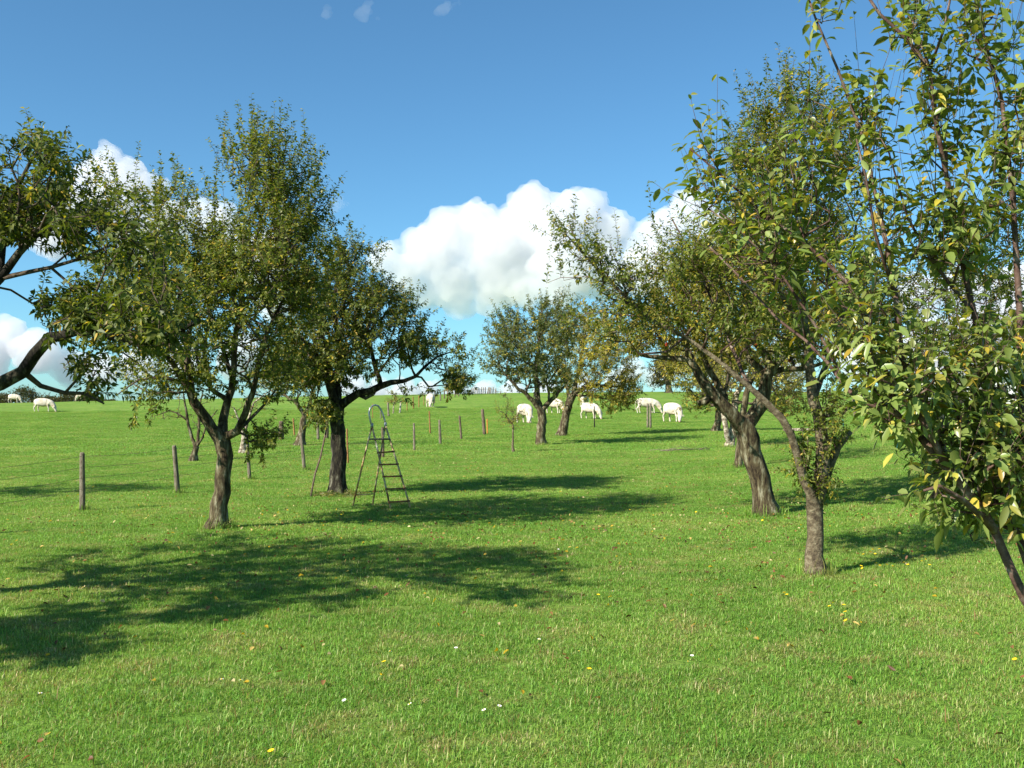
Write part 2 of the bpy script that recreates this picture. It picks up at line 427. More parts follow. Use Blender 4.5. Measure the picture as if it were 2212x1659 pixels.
GRASS_COLL = bpy.data.collections.new('grass_tufts')   # not linked to the scene: only a source of tufts
def tuft_mesh(name, seed, n, size, h, w, lean, pale=.04):
    v, q, tr, c = blades(np.random.default_rng(seed), n, size, h, w, lean, pale)
    o = mesh_np(name, v, [q, tr], grm, None, True, c)
    COL.objects.unlink(o)
    return o
def grass_zone(name, label, pts, nrm_scale, protos, seed):
    """one object: points on the ground, each carrying a turned tuft"""
    r = np.random.default_rng(seed)
    c = bpy.data.collections.new(name + '_tufts')
    for p in protos: c.objects.link(p)
    n = len(pts)
    me = bpy.data.meshes.new(name)
    me.vertices.add(n); me.vertices.foreach_set('co', np.asarray(pts, np.float32).ravel())
    e = 0.15
    x, y = pts[:, 0], pts[:, 1]
    sx = (terrain(x + e, y) - terrain(x - e, y)) / (2 * e); sy = (terrain(x, y + e) - terrain(x, y - e)) / (2 * e)
    spin = r.uniform(0, 2 * math.pi, n)
    rot = np.zeros((n, 3), np.float32)
    for k in range(n):
        N = Vector((-sx[k], -sy[k], 1.0)).normalized()
        rot[k] = (Vector((0, 0, 1)).rotation_difference(N).to_matrix() @ Matrix.Rotation(spin[k], 3, 'Z')).to_euler()
    a = me.attributes.new('rot', 'FLOAT_VECTOR', 'POINT'); a.data.foreach_set('vector', rot.ravel())
    a = me.attributes.new('scl', 'FLOAT', 'POINT'); a.data.foreach_set('value', (nrm_scale * r.uniform(.85, 1.15, n)).astype(np.float32))
    a = me.attributes.new('idx', 'INT', 'POINT'); a.data.foreach_set('value', r.integers(0, len(protos), n).astype(np.int32))
    o = bpy.data.objects.new(name, me); COL.objects.link(o)
    ng = bpy.data.node_groups.new(name, 'GeometryNodeTree')
    ng.interface.new_socket('Geometry', in_out='INPUT', socket_type='NodeSocketGeometry')
    ng.interface.new_socket('Geometry', in_out='OUTPUT', socket_type='NodeSocketGeometry')
    gi = ng.nodes.new('NodeGroupInput'); go = ng.nodes.new('NodeGroupOutput')
    ip = ng.nodes.new('GeometryNodeInstanceOnPoints')
    ci = ng.nodes.new('GeometryNodeCollectionInfo'); ci.inputs['Collection'].default_value = c
    ci.inputs['Separate Children'].default_value = True
    def na(nm, dt):
        q = ng.nodes.new('GeometryNodeInputNamedAttribute'); q.data_type = dt; q.inputs['Name'].default_value = nm; return q.outputs['Attribute']
    ng.links.new(gi.outputs[0], ip.inputs['Points']); ng.links.new(ci.outputs[0], ip.inputs['Instance'])
    ip.inputs['Pick Instance'].default_value = True
    ng.links.new(na('idx', 'INT'), ip.inputs['Instance Index'])
    ng.links.new(na('rot', 'FLOAT_VECTOR'), ip.inputs['Rotation'])
    ng.links.new(na('scl', 'FLOAT'), ip.inputs['Scale'])
    ng.links.new(ip.outputs[0], go.inputs[0])
    md = o.modifiers.new('tufts', 'NODES'); md.node_group = ng
    return tag(o, label, 'grass', kind='stuff')
def zone_pts(y0, y1, step, seed, side=.56, extra=1.5):
    r = np.random.default_rng(seed); out = []
    y = y0
    while y < y1:
        w = y * side + extra
        xs = np.arange(-w, w, step)
        out.append(np.stack([xs + r.uniform(-.35, .35, len(xs)) * step, y + r.uniform(-.35, .35, len(xs)) * step], 1))
        y += step
    p = np.vstack(out)
    return np.column_stack([p, terrain(p[:, 0], p[:, 1])])
near_p = [tuft_mesh('grass_tuft', 10 + k, 2100, .56, .024, .0040, 1.15, .09) for k in range(4)]
mid_p = [tuft_mesh('grass_tuft', 30 + k, 1500, .85, .023, .0062, 1.1, .05) for k in range(3)]
far_p = [tuft_mesh('grass_tuft', 50 + k, 800, 1.7, .032, .015, .9, .0) for k in range(3)]
grass_zone('lawn_grass', 'short mown green grass of the lawn nearest the camera', zone_pts(3.2, 13.5, .42, 1), 1.0, near_p, 5)
grass_zone('orchard_grass', 'short green grass under the orchard trees', zone_pts(13.5, 36, .62, 2), 1.0, mid_p, 6)
grass_zone('pasture_grass', 'grazed green grass of the sloping cow pasture', zone_pts(36, 110, 1.25, 3, .54, 2), 1.0, far_p, 7)
# longer tufts here and there
lt = [tuft_mesh('long_tuft', 70 + k, 9, .12, .06, .0045, .7, .3) for k in range(3)]
r_ = np.random.default_rng(99)
yy = 4 + 14 * r_.random(1100) ** 1.3; xx = r_.uniform(-1, 1, 1100) * (yy * .56 + .5)
grass_zone('long_grass', 'scattered longer grass stems standing above the mown lawn', np.column_stack([xx, yy, terrain(xx, yy)]), 1.0, lt, 8)

# uncut grass round the feet of the trunks
fr = np.random.default_rng(123); fp_ = []
for px, py, R_ in ((467, 1141, .16), (729, 1068, .2), (1763, 1241, .12), (1656, 1113, .2), (1168, 960, .25), (1213, 942, .3), (1576, 965, .25), (1594, 1010, .15), (178.5, 1103, .07), (385, 1066, .07), (540, 1036, .07), (658.5, 1015.5, .07)):
    c = G(px, py)
    for k in range(int(70 * R_ / .16)):
        a = fr.uniform(0, 6.283); q = R_ * fr.uniform(.8, 1.7)
        fp_.append((c[0] + math.cos(a) * q, c[1] + .05 + math.sin(a) * q))
fp_ = np.array(fp_)
grass_zone('trunk_grass', 'longer uncut grass around the feet of the trunks and posts', np.column_stack([fp_, terrain(fp_[:, 0], fp_[:, 1])]), 1.0, [tuft_mesh('trunk_tuft', 90 + k, 12, .1, .085, .006, .5, .12) for k in range(3)], 9)
# ------------------------------------------------------------------ trees
def unit(v): return v / np.maximum(np.linalg.norm(v, axis=-1, keepdims=True), 1e-9)

def leaf_mesh(name, B, D, N, L, Wd, C, mat, parent, origin, fine=False, fold=.25, droop=.15, curl=None):
    B, D, N = B - origin, unit(D), unit(N - D * np.sum(N * D, 1, keepdims=True))
    S = np.cross(D, N); n = len(B)
    L = L[:, None]; W2 = Wd[:, None] / 2
    down = np.array((0, 0, -1.0))
    if not fine:
        v = np.stack([B, B + D * L * .45 + S * W2 + N * W2 * fold, B + D * L + down * L * droop, B + D * L * .45 - S * W2 + N * W2 * fold], 1).reshape(-1, 3)
        b = (np.arange(n) * 4)[:, None]
        f = [np.vstack([b + np.array([[0, 1, 2]]), b + np.array([[0, 2, 3]])])]
        k = 4
    else:
        cu = (np.full((n, 1), droop) if curl is None else curl[:, None])
        m1 = B + D * L * .33 + down * L * cu * .12
        m2 = B + D * L * .68 + down * L * cu * .5
        tp = B + D * L * .98 + down * L * cu * 1.15
        v = np.stack([B, m1, m2, tp,
                      m1 + S * W2 * .92 + N * W2 * fold, m2 + S * W2 * .86 + N * W2 * fold,
                      m1 - S * W2 * .92 + N * W2 * fold, m2 - S * W2 * .86 + N * W2 * fold,
                      B + D * L * .12 + S * W2 * .45 + N * W2 * fold * .5, B + D * L * .12 - S * W2 * .45 + N * W2 * fold * .5], 1).reshape(-1, 3)
        b = (np.arange(n) * 10)[:, None]
        f = [np.vstack([b + np.array([[0, 8, 4, 1]]), b + np.array([[1, 4, 5, 2]]), b + np.array([[0, 1, 6, 9]]), b + np.array([[1, 2, 7, 6]])]),
             np.vstack([b + np.array([[2, 5, 3]]), b + np.array([[2, 3, 7]])])]
        k = 10
    return mesh_np(name, v, f, mat, parent, True, np.repeat(C, k, 0))

GREEN = ((.085, .118, .017), (.12, .152, .024), (.17, .182, .034))
YELL = ((.50, .40, .05), (.44, .40, .07), (.50, .34, .05), (.36, .34, .06))
def tree(label, base, limbs, lobes, ntips, seed, spikes=(), leaf=(.05, .026), per=22, shoot=(.22, .5), up=.35, pal=GREEN, yel=.06,
         yel_pal=YELL, bark='bark', twig='twig', cat='tree', name='tree', group=None, tip_r=.004, fine=False, pathk=.28, droop=.2,
         fork_k=12, spike_len=.8, wob=.06, leaf_step=.028, bare=0.0, yel_lobes=(), clear=(), gexp=.46, petiole=.3, curlr=(.0, .5), dens_k=.5, deep=1.3, clump=1.6, fruit=(), spur_r=0):
    r = np.random.default_rng(seed)
    ntips = int(ntips * 1.35); leaf_step = leaf_step * dens_k; leaf = (leaf[0] * 1.08, leaf[1] * 1.18)
    base = np.asarray(base, float)
    Y0 = base[1]
    pos, par, rad, plen, isl = [], [], [], [], []
    def addn(p, pr, rd, l=True):
        pos.append(p); par.append(pr); rad.append(rd); isl.append(l)
        plen.append(0.0 if pr < 0 else plen[pr] + float(np.linalg.norm(p - pos[pr])))
        return len(pos) - 1
    # --- main limbs, drawn by hand
    for li, pts in enumerate(limbs):
        pp = [base - np.array((0, 0, .08)) if (li == 0 and k == 0) else P(q[0], q[1], Y0 + q[2]) for k, q in enumerate(pts)]
        rr = [q[3] for q in pts]
        if li == 0:
            last = addn(pp[0], -1, rr[0] * 1.5)
            addn(base + np.array((0, 0, .02)) * 1.0, last, rr[0] * 1.4); last = len(pos) - 1
            st = 1
        else:
            A = np.array(pos)
            last = int(np.argmin(np.linalg.norm(A - pp[0], axis=1))); st = 1
            rr[0] = min(rr[0], rad[last])
            pp[0] = pos[last]
        for k in range(st, len(pp)):
            a, b_ = pp[k - 1], pp[k]
            if li == 0 and k == 1: a = base
            d = np.linalg.norm(b_ - a); m = max(1, int(d / .16))
            for s_ in range(1, m + 1):
                t = s_ / m
                q = a + (b_ - a) * t
                R = rr[k - 1] + (rr[k] - rr[k - 1]) * t
                if li == 0:
                    R *= 1 + .38 * math.exp(-max(q[2] - base[2], 0) / .13)
                if s_ < m: q = q + r.normal(size=3) * min(.02, R * .25)
                last = addn(q, last, R)
    n_limb = len(pos)
    LP = np.array(pos)
    # --- crown volume
    vol = np.array([l[3] * l[4] * (l[6] if len(l) > 6 else 1) for l in lobes], float)
    cnt = r.multinomial(ntips, vol / vol.sum())
    T, TL = [], []
    s = Y0 / F_PX
    for li, (l, c) in enumerate(zip(lobes, cnt)):
        for _ in range(c):
            v = r.normal(size=3); v /= np.linalg.norm(v); v *= r.random() ** .45
            px, py = l[0] + v[0] * l[3], l[1] + v[2] * -l[4]
            if any(a <= px <= b_ and c_ <= py <= d_ for a, b_, c_, d_ in clear): continue
            q = P(px, py, Y0 + l[2] + v[1] * l[5] * deep)
            if noise.noise(Vector(q) * clump + Vector((seed, 0, 0))) < -.16: continue
            if q[2] < gz(q[0], q[1]) + .25: continue
            T.append(q); TL.append(li)
    for sp in spikes:
        dY = sp[2] if len(sp) > 2 else r.normal() * .25
        top = P(sp[0], sp[1], Y0 + dY)
        ln = spike_len * r.uniform(.85, 1.1)
        T.append(top - np.array((r.normal() * .12 * ln, 0, ln * (1 + .4 * up)))); TL.append(-1 - len([1 for x in TL if x < 0]))
    T = np.array(T)
    dl = np.array([np.min(np.linalg.norm(LP[max(0, n_limb // 6):] - t, axis=1)) for t in T])
    order = np.argsort(dl)
    cap = n_limb + len(T) * 14
    A = np.zeros((cap, 3)); A[:n_limb] = LP
    PLn = np.zeros(cap); PLn[:n_limb] = plen
    low = np.zeros(cap); low[:n_limb] = 0
    trunk_n = [i for i in range(n_limb) if pos[i][2] < base[2] + (limbs[0][-1][3] * 0) + .55 * (P(limbs[0][-1][0], limbs[0][-1][1], Y0)[2] - base[2])]
    low[trunk_n] = 50.0
    tips = {}
    for oi in order:
        t = T[oi]; n = len(pos)
        d = np.linalg.norm(A[:n] - t, axis=1)
        cst = d + pathk * PLn[:n] + low[:n]
        below = np.maximum(0, A[:n, 2] - t[2]) * .5
        i = int(np.argmin(cst + below))
        a = pos[i]; D_ = float(np.linalg.norm(t - a))
        m = max(1, min(12, int(D_ / .13)))
        pd = unit(pos[i] - pos[par[i]]) if par[i] >= 0 else np.array((0, 0, 1.0))
        c1 = a + pd * D_ * .3 + np.array((0, 0, .12 * D_))
        last = i
        for s_ in range(1, m + 1):
            u = s_ / m
            q = (1 - u) ** 2 * a + 2 * u * (1 - u) * c1 + u * u * t
            if s_ < m: q = q + r.normal(size=3) * wob * D_ / m
            last = addn(q, last, tip_r, False)
            A[last] = q; PLn[last] = plen[last]
        tips[last] = TL[oi]
    n = len(pos)
    pos = np.array(pos); par = np.array(par); rad = np.array(rad, float)
    count = np.zeros(n)
    for i in tips: count[i] += 1
    for i in range(n - 1, 0, -1): count[par[i]] += count[i]
    for i in range(1, n):
        pipe = tip_r * max(count[i], 1) ** gexp
        if isl[i]: pass
        else: rad[i] = min(pipe, rad[par[i]] * .92)
    rad = np.maximum(rad, tip_r * .7)
    kids = [[] for _ in range(n)]
    for i in range(1, n): kids[par[i]].append(i)
    root = empty(name, base, label, cat, group)
    gt, gb = Geo(), Geo()
    stack = [(0, None)]
    while stack:
        i, start = stack.pop()
        ch = ([start] if start is not None else []) + [i]
        cur = i
        while kids[cur]:
            ks = sorted(kids[cur], key=lambda q: -(rad[q] + (.5 if isl[q] and cur + 1 == q else 0)))
            for q in ks[1:]: stack.append((q, cur))
            cur = ks[0]; ch.append(cur)
        if len(ch) < 2: continue
        rr = rad[ch].copy()
        if start is not None: rr[0] = min(rr[1] * 1.25, rad[start])
        big = rr.max() > .03 and isl[ch[min(1, len(ch) - 1)]]
        kk = (18 if start is None else 10) if big else (5 if rr.max() > .012 else 3)
        (gt if big else gb).tube(pos[ch], rr, kk, True, .06 if big else 0, seed + i)
    gt.v = [v - base for v in gt.v]; gb.v = [v - base for v in gb.v]
    if gt.v: gt.build('trunk', M[bark], root)
    # --- leaves on shoots
    cen = T.mean(0)
    LB, LD, LN, LL, LC = [], [], [], [], []
    gs = gb
    def leafy(a, dirv, ln, dens, yf, droopk=0):
        m = max(3, int(ln / leaf_step * dens))
        u = np.sort(r.random(m)) ** .85
        bend = np.array((0, 0, 1.0)) * up * ln * .4 - np.array((0, 0, 1.0)) * droopk * ln * .4
        pt = a + np.outer(u, dirv * ln) + np.outer(u * u, bend)
        tg = unit(dirv + np.outer(2 * u, bend / ln))
        th = np.arange(m) * 2.4 + r.uniform(0, 6)
        ref = np.cross(tg, r.normal(size=3)); ref = unit(ref); ref2 = np.cross(tg, ref)
        rd = ref * np.cos(th)[:, None] + ref2 * np.sin(th)[:, None]
        d = unit(rd * .8 + tg * r.uniform(.25, .8, m)[:, None] + r.normal(size=(m, 3)) * .25 - np.array((0, 0, 1.0)) * droop * r.uniform(.3, 1.5, m)[:, None])
        nn = unit(tg * .6 + np.array((0, 0, .8)) + r.normal(size=(m, 3)) * .45)
        LB.append(pt + rd * .004); LD.append(d); LN.append(nn)
        LL.append(leaf[0] * np.clip(r.normal(1, .22, m), .5, 1.5) * (1 - .25 * (u > .85)))
        g = np.array(pal)[r.integers(0, len(pal), m)] * r.uniform(.75, 1.3, (m, 1))
        y = r.random(m) < yf
        g[y] = np.array(yel_pal)[r.integers(0, len(yel_pal), y.sum())] * r.uniform(.6, 1.1, (y.sum(), 1))
        LC.append(g)
        return pt
    for i, li in tips.items():
        if bare and r.random() < bare: continue
        bd = unit(pos[i] - pos[par[i]])
        out = unit(pos[i] - cen)
        spike = li < 0
        if spike:
            dirv = unit(np.array((r.normal() * .13, r.normal() * .13, 1.0)))
            ln = spike_len * r.uniform(.7, 1)
        else:
            dirv = unit(bd * .6 + out * .55 + np.array((0, 0, up)) + r.normal(size=3) * .3)
            ln = r.uniform(*shoot)
        yf = yel * (2.2 if r.random() < .25 else .7)
        if li in yel_lobes: yf = min(.8, yel * 3 + .25)
        pt = leafy(pos[i], dirv, ln, per / 22 * (1.4 if spike else 1), yf)
        gs.tube(np.array([pos[i], pt[len(pt) // 2], pt[-1]]) - base, [tip_r * .8, tip_r * .6, tip_r * .35], 3, False)
        # side spurs back along the twig
        j, c = par[i], 0
        while j >= 0 and count[j] <= 7 and c < 9 and not isl[j]:
            if r.random() < .8:
                dv = unit(r.normal(size=3) + np.array((0, 0, up)) + out * .4)
                leafy(pos[j], dv, r.uniform(.07, .2), per / 22 * 1.3, yf)
            j = par[j]; c += 1
    if spur_r:
        for j in range(1, n_limb):
            if rad[j] < spur_r and pos[j][1] > 1:
                for _ in range(2 if rad[j] < spur_r * .7 else 1):
                    t_ = r.random()
                    leafy(pos[par[j]] * (1 - t_) + pos[j] * t_, unit(r.normal(size=3) * .7 + np.array((0, 0, up))), r.uniform(.05, .14), per / 22 * 1.3, yel * 1.3)
    if gs.v:
        gs.build('branches', M[twig], root)
    B, D, N, L, C = (np.concatenate(x) for x in (LB, LD, LN, LL, LC))
    Wd = L * leaf[1] / leaf[0] * r.uniform(.8, 1.15, len(L))
    leaf_mesh('crown', B, D, N, L, Wd, C, M['leaf_gloss' if fine else 'leaf'], root, base, fine, .3 if not fine else .35, .15, r.uniform(*curlr, len(L)) if fine else None)
    for fx, fy, fr, fm in fruit:
        ids = list(tips)
        Q = pos[ids]
        sx_ = CX + F_PX * Q[:, 0] / Q[:, 1]; sy_ = HOR - F_PX * (Q[:, 2] - EYE) / Q[:, 1]
        q = pos[ids[int(np.argmin((sx_ - fx) ** 2 + (sy_ - fy) ** 2 + (Q[:, 1] - Y0) * 400))]]
        g = Geo(); k_ = np.array((0, 0, -1.0))
        g.tube([q, q + k_ * fr * .9], fr * .07, 4)
        g.tube([q + k_ * fr * (.8 + t) for t in (0, .12, .45, .95, 1.45, 1.8, 1.95)], [fr * t for t in (.15, .5, .86, 1, .82, .45, .1)], 12)
        g.v = [v - base for v in g.v]
        g.build('fruit', M[fm], root)
    print(label[:40], 'leaves', len(B), 'nodes', n)
    return root
# ------------------------------------------------------------------ the orchard
OLIVE = ((.13, .135, .026), (.18, .172, .034), (.235, .20, .045))
DARKG = ((.060, .086, .014), (.088, .114, .018), (.125, .145, .026))
GREYG = ((.11, .13, .04), (.14, .155, .05), (.09, .11, .032))
g_orch = 'old fruit trees of the orchard'
def tb(px, py): return G(px, py)

# left foreground tree whose trunk stands outside the frame
bL = on_ground(-6.1, 9.3)
tree('dark green tree at the left edge with a thick curved bough reaching in', bL,
     [[(-369, 1300, 0, .17), (-360, 1150, 0, .15), (-340, 1010, 0, .15)],
      [(-340, 1010, 0, .12), (-200, 930, .1, .085), (-90, 862, .1, .07), (0, 829, 0, .061), (50, 803, 0, .056), (75, 765, -.1, .053), (108, 728, -.2, .048), (160, 716, -.4, .041), (210, 718, -.5, .038), (270, 733, -.7, .034), (330, 740, -.8, .028), (380, 722, -1.0, .022), (430, 690, -1.1, .014)],
      [(48, 806, .2, .03), (88, 834, .2, .024), (140, 849, .2, .020), (180, 850, .2, .016), (225, 872, .2, .008)],
      [(-340, 1010, 0, .11), (-230, 860, -.1, .07), (-100, 700, -.1, .05), (0, 602, -.1, .038), (42, 545, -.1, .033), (78, 508, -.1, .028), (125, 486, -.1, .022), (210, 450, -.1, .014)],
      [(10, 592, -.1, .024), (62, 588, -.1, .021), (110, 578, -.1, .018), (170, 560, -.1, .015), (240, 530, -.1, .01)],
      [(-15, 615, -.1, .035), (5, 500, .1, .03), (30, 420, .1, .022), (70, 340, .1, .014)],
      [(290, 736, -.7, .028), (330, 705, -.8, .024), (350, 660, -.9, .02), (360, 590, -.9, .012)],
      [(-340, 1010, 0, .11), (-380, 850, .5, .08), (-400, 650, .8, .05), (-350, 450, .8, .03)]],
     [(60, 370, 0, 105, 75, .9), (140, 470, .1, 110, 80, .9), (30, 460, .2, 60, 70, .7), (240, 560, -.6, 115, 85, .9), (140, 640, .1, 70, 35, .5), (300, 640, -1.0, 95, 80, .8),
      (200, 700, -.6, 110, 40, .5), (330, 725, -1.1, 90, 45, .6), (185, 800, .2, 55, 40, .35, .7), (215, 848, .2, 50, 16, .2, .5), (70, 655, .0, 50, 18, .3, .5),
      (-120, 480, .3, 130, 150, 1.5), (-330, 600, .8, 200, 190, 1.6), (-420, 820, .3, 150, 120, 1.5), (-150, 760, .6, 80, 60, .8, .5), (-1850, 330, -3.9, 300, 120, .5, .45), (-1500, 330, -3.2, 260, 100, .4, .35), (-1000, 450, -2.6, 230, 90, .35, .7), (-700, 420, -1.6, 260, 160, 1.0, .7), (-1250, 620, -2.9, 230, 60, .25, .4)],
     1800, 11, [(103, 262), (140, 282), (20, 300), (60, 305), (190, 330)], leaf=(.064, .027), per=20, pal=DARKG, yel=.08, bark='bark_dark', droop=.35, spike_len=.55,
     clear=((-60, 66, 625, 900), (60, 110, 740, 900), (60, 140, 600, 625), (-60, 40, 520, 560)), group=None, shoot=(.15, .38), up=.3)

# A
tree('tall leafy tree with a forked trunk on the left, before the wire fence', tb(467, 1141),
     [[(467, 1141, 0, .135), (472, 1090, 0, .120), (480, 1030, 0, .115), (486, 985, 0, .118), (478, 948, 0, .125)],
      [(476, 945, 0, .085), (445, 905, -.1, .078), (418, 868, -.2, .066), (398, 825, -.3, .052), (372, 782, -.5, .038), (320, 745, -.8, .02)],
      [(418, 868, -.2, .05), (413, 830, 0, .045), (406, 780, .1, .04), (392, 690, .3, .028), (350, 560, .5, .018)],
      [(478, 948, 0, .09), (482, 905, .2, .065), (492, 865, .3, .058), (503, 815, .4, .05), (508, 735, .4, .042), (528, 610, .3, .03), (565, 470, .3, .02), (590, 380, .2, .012)],
      [(486, 962, 0, .07), (512, 932, -.1, .056), (530, 893, -.2, .05), (546, 850, -.3, .042), (560, 780, -.3, .032), (590, 690, -.3, .024), (640, 590, -.2, .014)],
      [(500, 822, .4, .035), (470, 720, .6, .03), (430, 600, .8, .022), (385, 500, .8, .014)],
      [(510, 930, -.1, .03), (540, 905, .3, .025), (575, 870, .6, .018), (610, 820, .8, .012)],
      [(398, 825, -.3, .028), (350, 815, -.5, .02), (300, 820, -.6, .014), (250, 855, -.6, .008)],
      [(486, 880, .2, .04), (455, 840, .8, .035), (440, 760, 1.2, .028), (460, 640, 1.2, .02)]],
     [(430, 700, 0, 190, 120, 1.6), (600, 430, .2, 108, 130, 1.2), (560, 560, .1, 150, 130, 1.6), (330, 590, 0, 110, 110, 1.3), (380, 460, .2, 95, 90, 1.1, .8), (640, 540, .2, 70, 110, 1.0),
      (480, 600, 0, 120, 140, 1.6), (340, 815, -.3, 90, 50, .8, .7), (300, 700, 0, 110, 90, 1.0, .8), (260, 600, .2, 80, 80, .9, .6), (300, 890, -.6, 65, 20, .4, .9), (580, 800, .1, 70, 70, .9, .8), (480, 810, 0, 90, 50, .9), (565, 940, .2, 45, 28, .3, .9), (660, 660, .2, 45, 60, .7, .7),
      (250, 680, 0, 70, 60, .8, .5), (545, 330, .2, 75, 60, .7, .8), (235, 430, .2, 60, 60, .6, .5)],
     2000, 21, [(490, 235), (545, 222), (605, 208), (648, 240), (668, 225), (700, 268), (720, 330), (738, 395), (470, 330), (372, 282), (275, 305), (205, 325), (320, 330), (345, 350), (575, 250), (625, 260), (735, 465), (240, 320)],
     leaf=(.056, .028), per=20, pal=GREEN, yel=.10, group=None, spike_len=.9, shoot=(.2, .5), up=.5)

# B
tree('spreading fruit tree with a dark trunk and long level bough, behind the stepladder', tb(729, 1068),
     [[(729, 1068, 0, .165), (732, 1000, 0, .155), (731, 930, 0, .145), (728, 880, 0, .14)],
      [(728, 885, 0, .09), (712, 835, -.2, .075), (700, 790, -.3, .055), (668, 745, -.5, .035), (630, 715, -.6, .02)],
      [(728, 880, 0, .10), (727, 830, .1, .085), (735, 760, .3, .06), (722, 670, .4, .04), (728, 580, .5, .02)],
      [(736, 890, 0, .10), (748, 866, 0, .09), (772, 850, 0, .082), (800, 845, 0, .078), (822, 834, 0, .07), (845, 826, 0, .06), (872, 823, 0, .045), (898, 813, 0, .036), (915, 795, 0, .03), (945, 770, 0, .02), (975, 760, 0, .012)],
      [(826, 834, 0, .05), (812, 800, .1, .045), (803, 760, .2, .04), (792, 690, .4, .028), (800, 620, .4, .016)],
      [(893, 815, 0, .025), (888, 790, .2, .022), (880, 750, .3, .015)],
      [(776, 852, 0, .05), (790, 860, 0, .04), (806, 852, 0, .03), (812, 842, 0, .03)]],
     [(690, 700, 0, 100, 110, 1.5), (780, 640, .2, 85, 70, 1.4), (735, 560, .2, 55, 50, .9, .7), (790, 560, .2, 55, 40, .8, .5), (850, 690, .2, 70, 60, 1.2, .9), (880, 755, .2, 80, 42, 1.1), (955, 765, .1, 60, 45, .9),
      (985, 815, 0, 34, 32, .5, .9), (690, 800, 0, 80, 50, 1.2, 1.2), (700, 885, -.3, 36, 32, .4, 1.2), (770, 760, .1, 80, 60, 1.3), (640, 640, .2, 50, 70, 1.0, .7), (895, 845, 0, 40, 18, .4, .5), (620, 780, 0, 50, 60, .9)],
     1750, 31, [(772, 505), (740, 520), (835, 600), (866, 612), (812, 560), (972, 708), (1005, 738), (880, 640), (930, 710)],
     leaf=(.062, .030), per=19, pal=DARKG, yel=.12, bark='bark_dark', spike_len=.7, group=None, shoot=(.2, .5))

# R1
tree('slim upright fruit tree with a smooth brown forked trunk, nearest on the right lawn', tb(1763, 1241),
     [[(1763, 1241, 0, .088), (1762, 1160, 0, .082), (1760, 1098, 0, .085)],
      [(1757, 1098, 0, .052), (1737, 1040, -.1, .045), (1723, 985, -.1, .042), (1709, 940, -.2, .041), (1690, 905, -.2, .039), (1658, 872, -.2, .035), (1618, 835, -.2, .030), (1560, 785, -.2, .026), (1480, 728, -.1, .021), (1395, 685, 0, .021), (1325, 615, 0, .017), (1265, 555, 0, .011), (1235, 500, 0, .007)],
      [(1764, 1098, 0, .075), (1776, 1020, 0, .068), (1779, 960, 0, .066), (1769, 900, 0, .058), (1756, 860, 0, .055), (1750, 800, 0, .05), (1744, 740, 0, .044), (1732, 620, .1, .034), (1705, 450, .1, .024), (1690, 300, .1, .014)],
      [(1772, 1085, 0, .058), (1790, 1010, .1, .052), (1808, 965, .1, .05), (1834, 930, .1, .044)],
      [(1793, 925, 0, .03), (1820, 893, -.1, .022), (1852, 862, -.1, .014), (1900, 810, -.1, .009)],
      [(1757, 865, 0, .035), (1790, 780, .3, .03), (1830, 650, .5, .022), (1850, 480, .6, .014)],
      [(1480, 728, -.1, .018), (1440, 760, .1, .014), (1380, 765, .1, .009)],
      [(1745, 760, 0, .03), (1690, 640, -.2, .025), (1640, 480, -.2, .018), (1610, 330, -.2, .01)],
      [(1620, 838, -.2, .022), (1560, 700, .3, .018), (1500, 560, .4, .012), (1450, 470, .4, .008)]],
     [(1625, 350, 0, 70, 150, .7), (1715, 300, .1, 80, 160, .8), (1800, 330, .2, 70, 160, .8, .7), (1660, 500, 0, 130, 110, 1.0), (1790, 560, .3, 120, 140, 1.1), (1560, 540, .1, 90, 90, .8, .8), (1470, 580, .1, 100, 80, .8, .8),
      (1380, 620, 0, 95, 60, .6, .9), (1290, 560, 0, 75, 50, .5, .7), (1232, 505, 0, 40, 30, .25, .8), (1560, 680, .1, 130, 70, .9, .8), (1690, 690, .1, 110, 80, .9, .8), (1450, 680, 0, 80, 45, .6, .8),
      (1738, 985, 0, 24, 60, .18, 1.3), (1778, 1050, 0, 26, 40, .15, 1.6), (1795, 890, 0, 35, 90, .3, 1.1), (1770, 1110, 0, 18, 25, .12, 1.2), (1330, 700, .1, 90, 50, .6, .6)],
     1700, 41, [(1648, 112), (1603, 185), (1628, 160), (1705, 95), (1722, 150), (1760, 125), (1590, 250), (1535, 265), (1412, 368), (1440, 400), (1165, 488), (1195, 455), (1262, 432), (1292, 438), (1210, 480), (1680, 170), (1790, 170), (1830, 200), (1500, 330), (1350, 480)],
     leaf=(.045, .019), per=20, pal=GREEN, yel=.10, bark='bark_smooth', twig='twig_purple', tip_r=.0028, spike_len=.55, shoot=(.14, .36), group=None, up=.5)

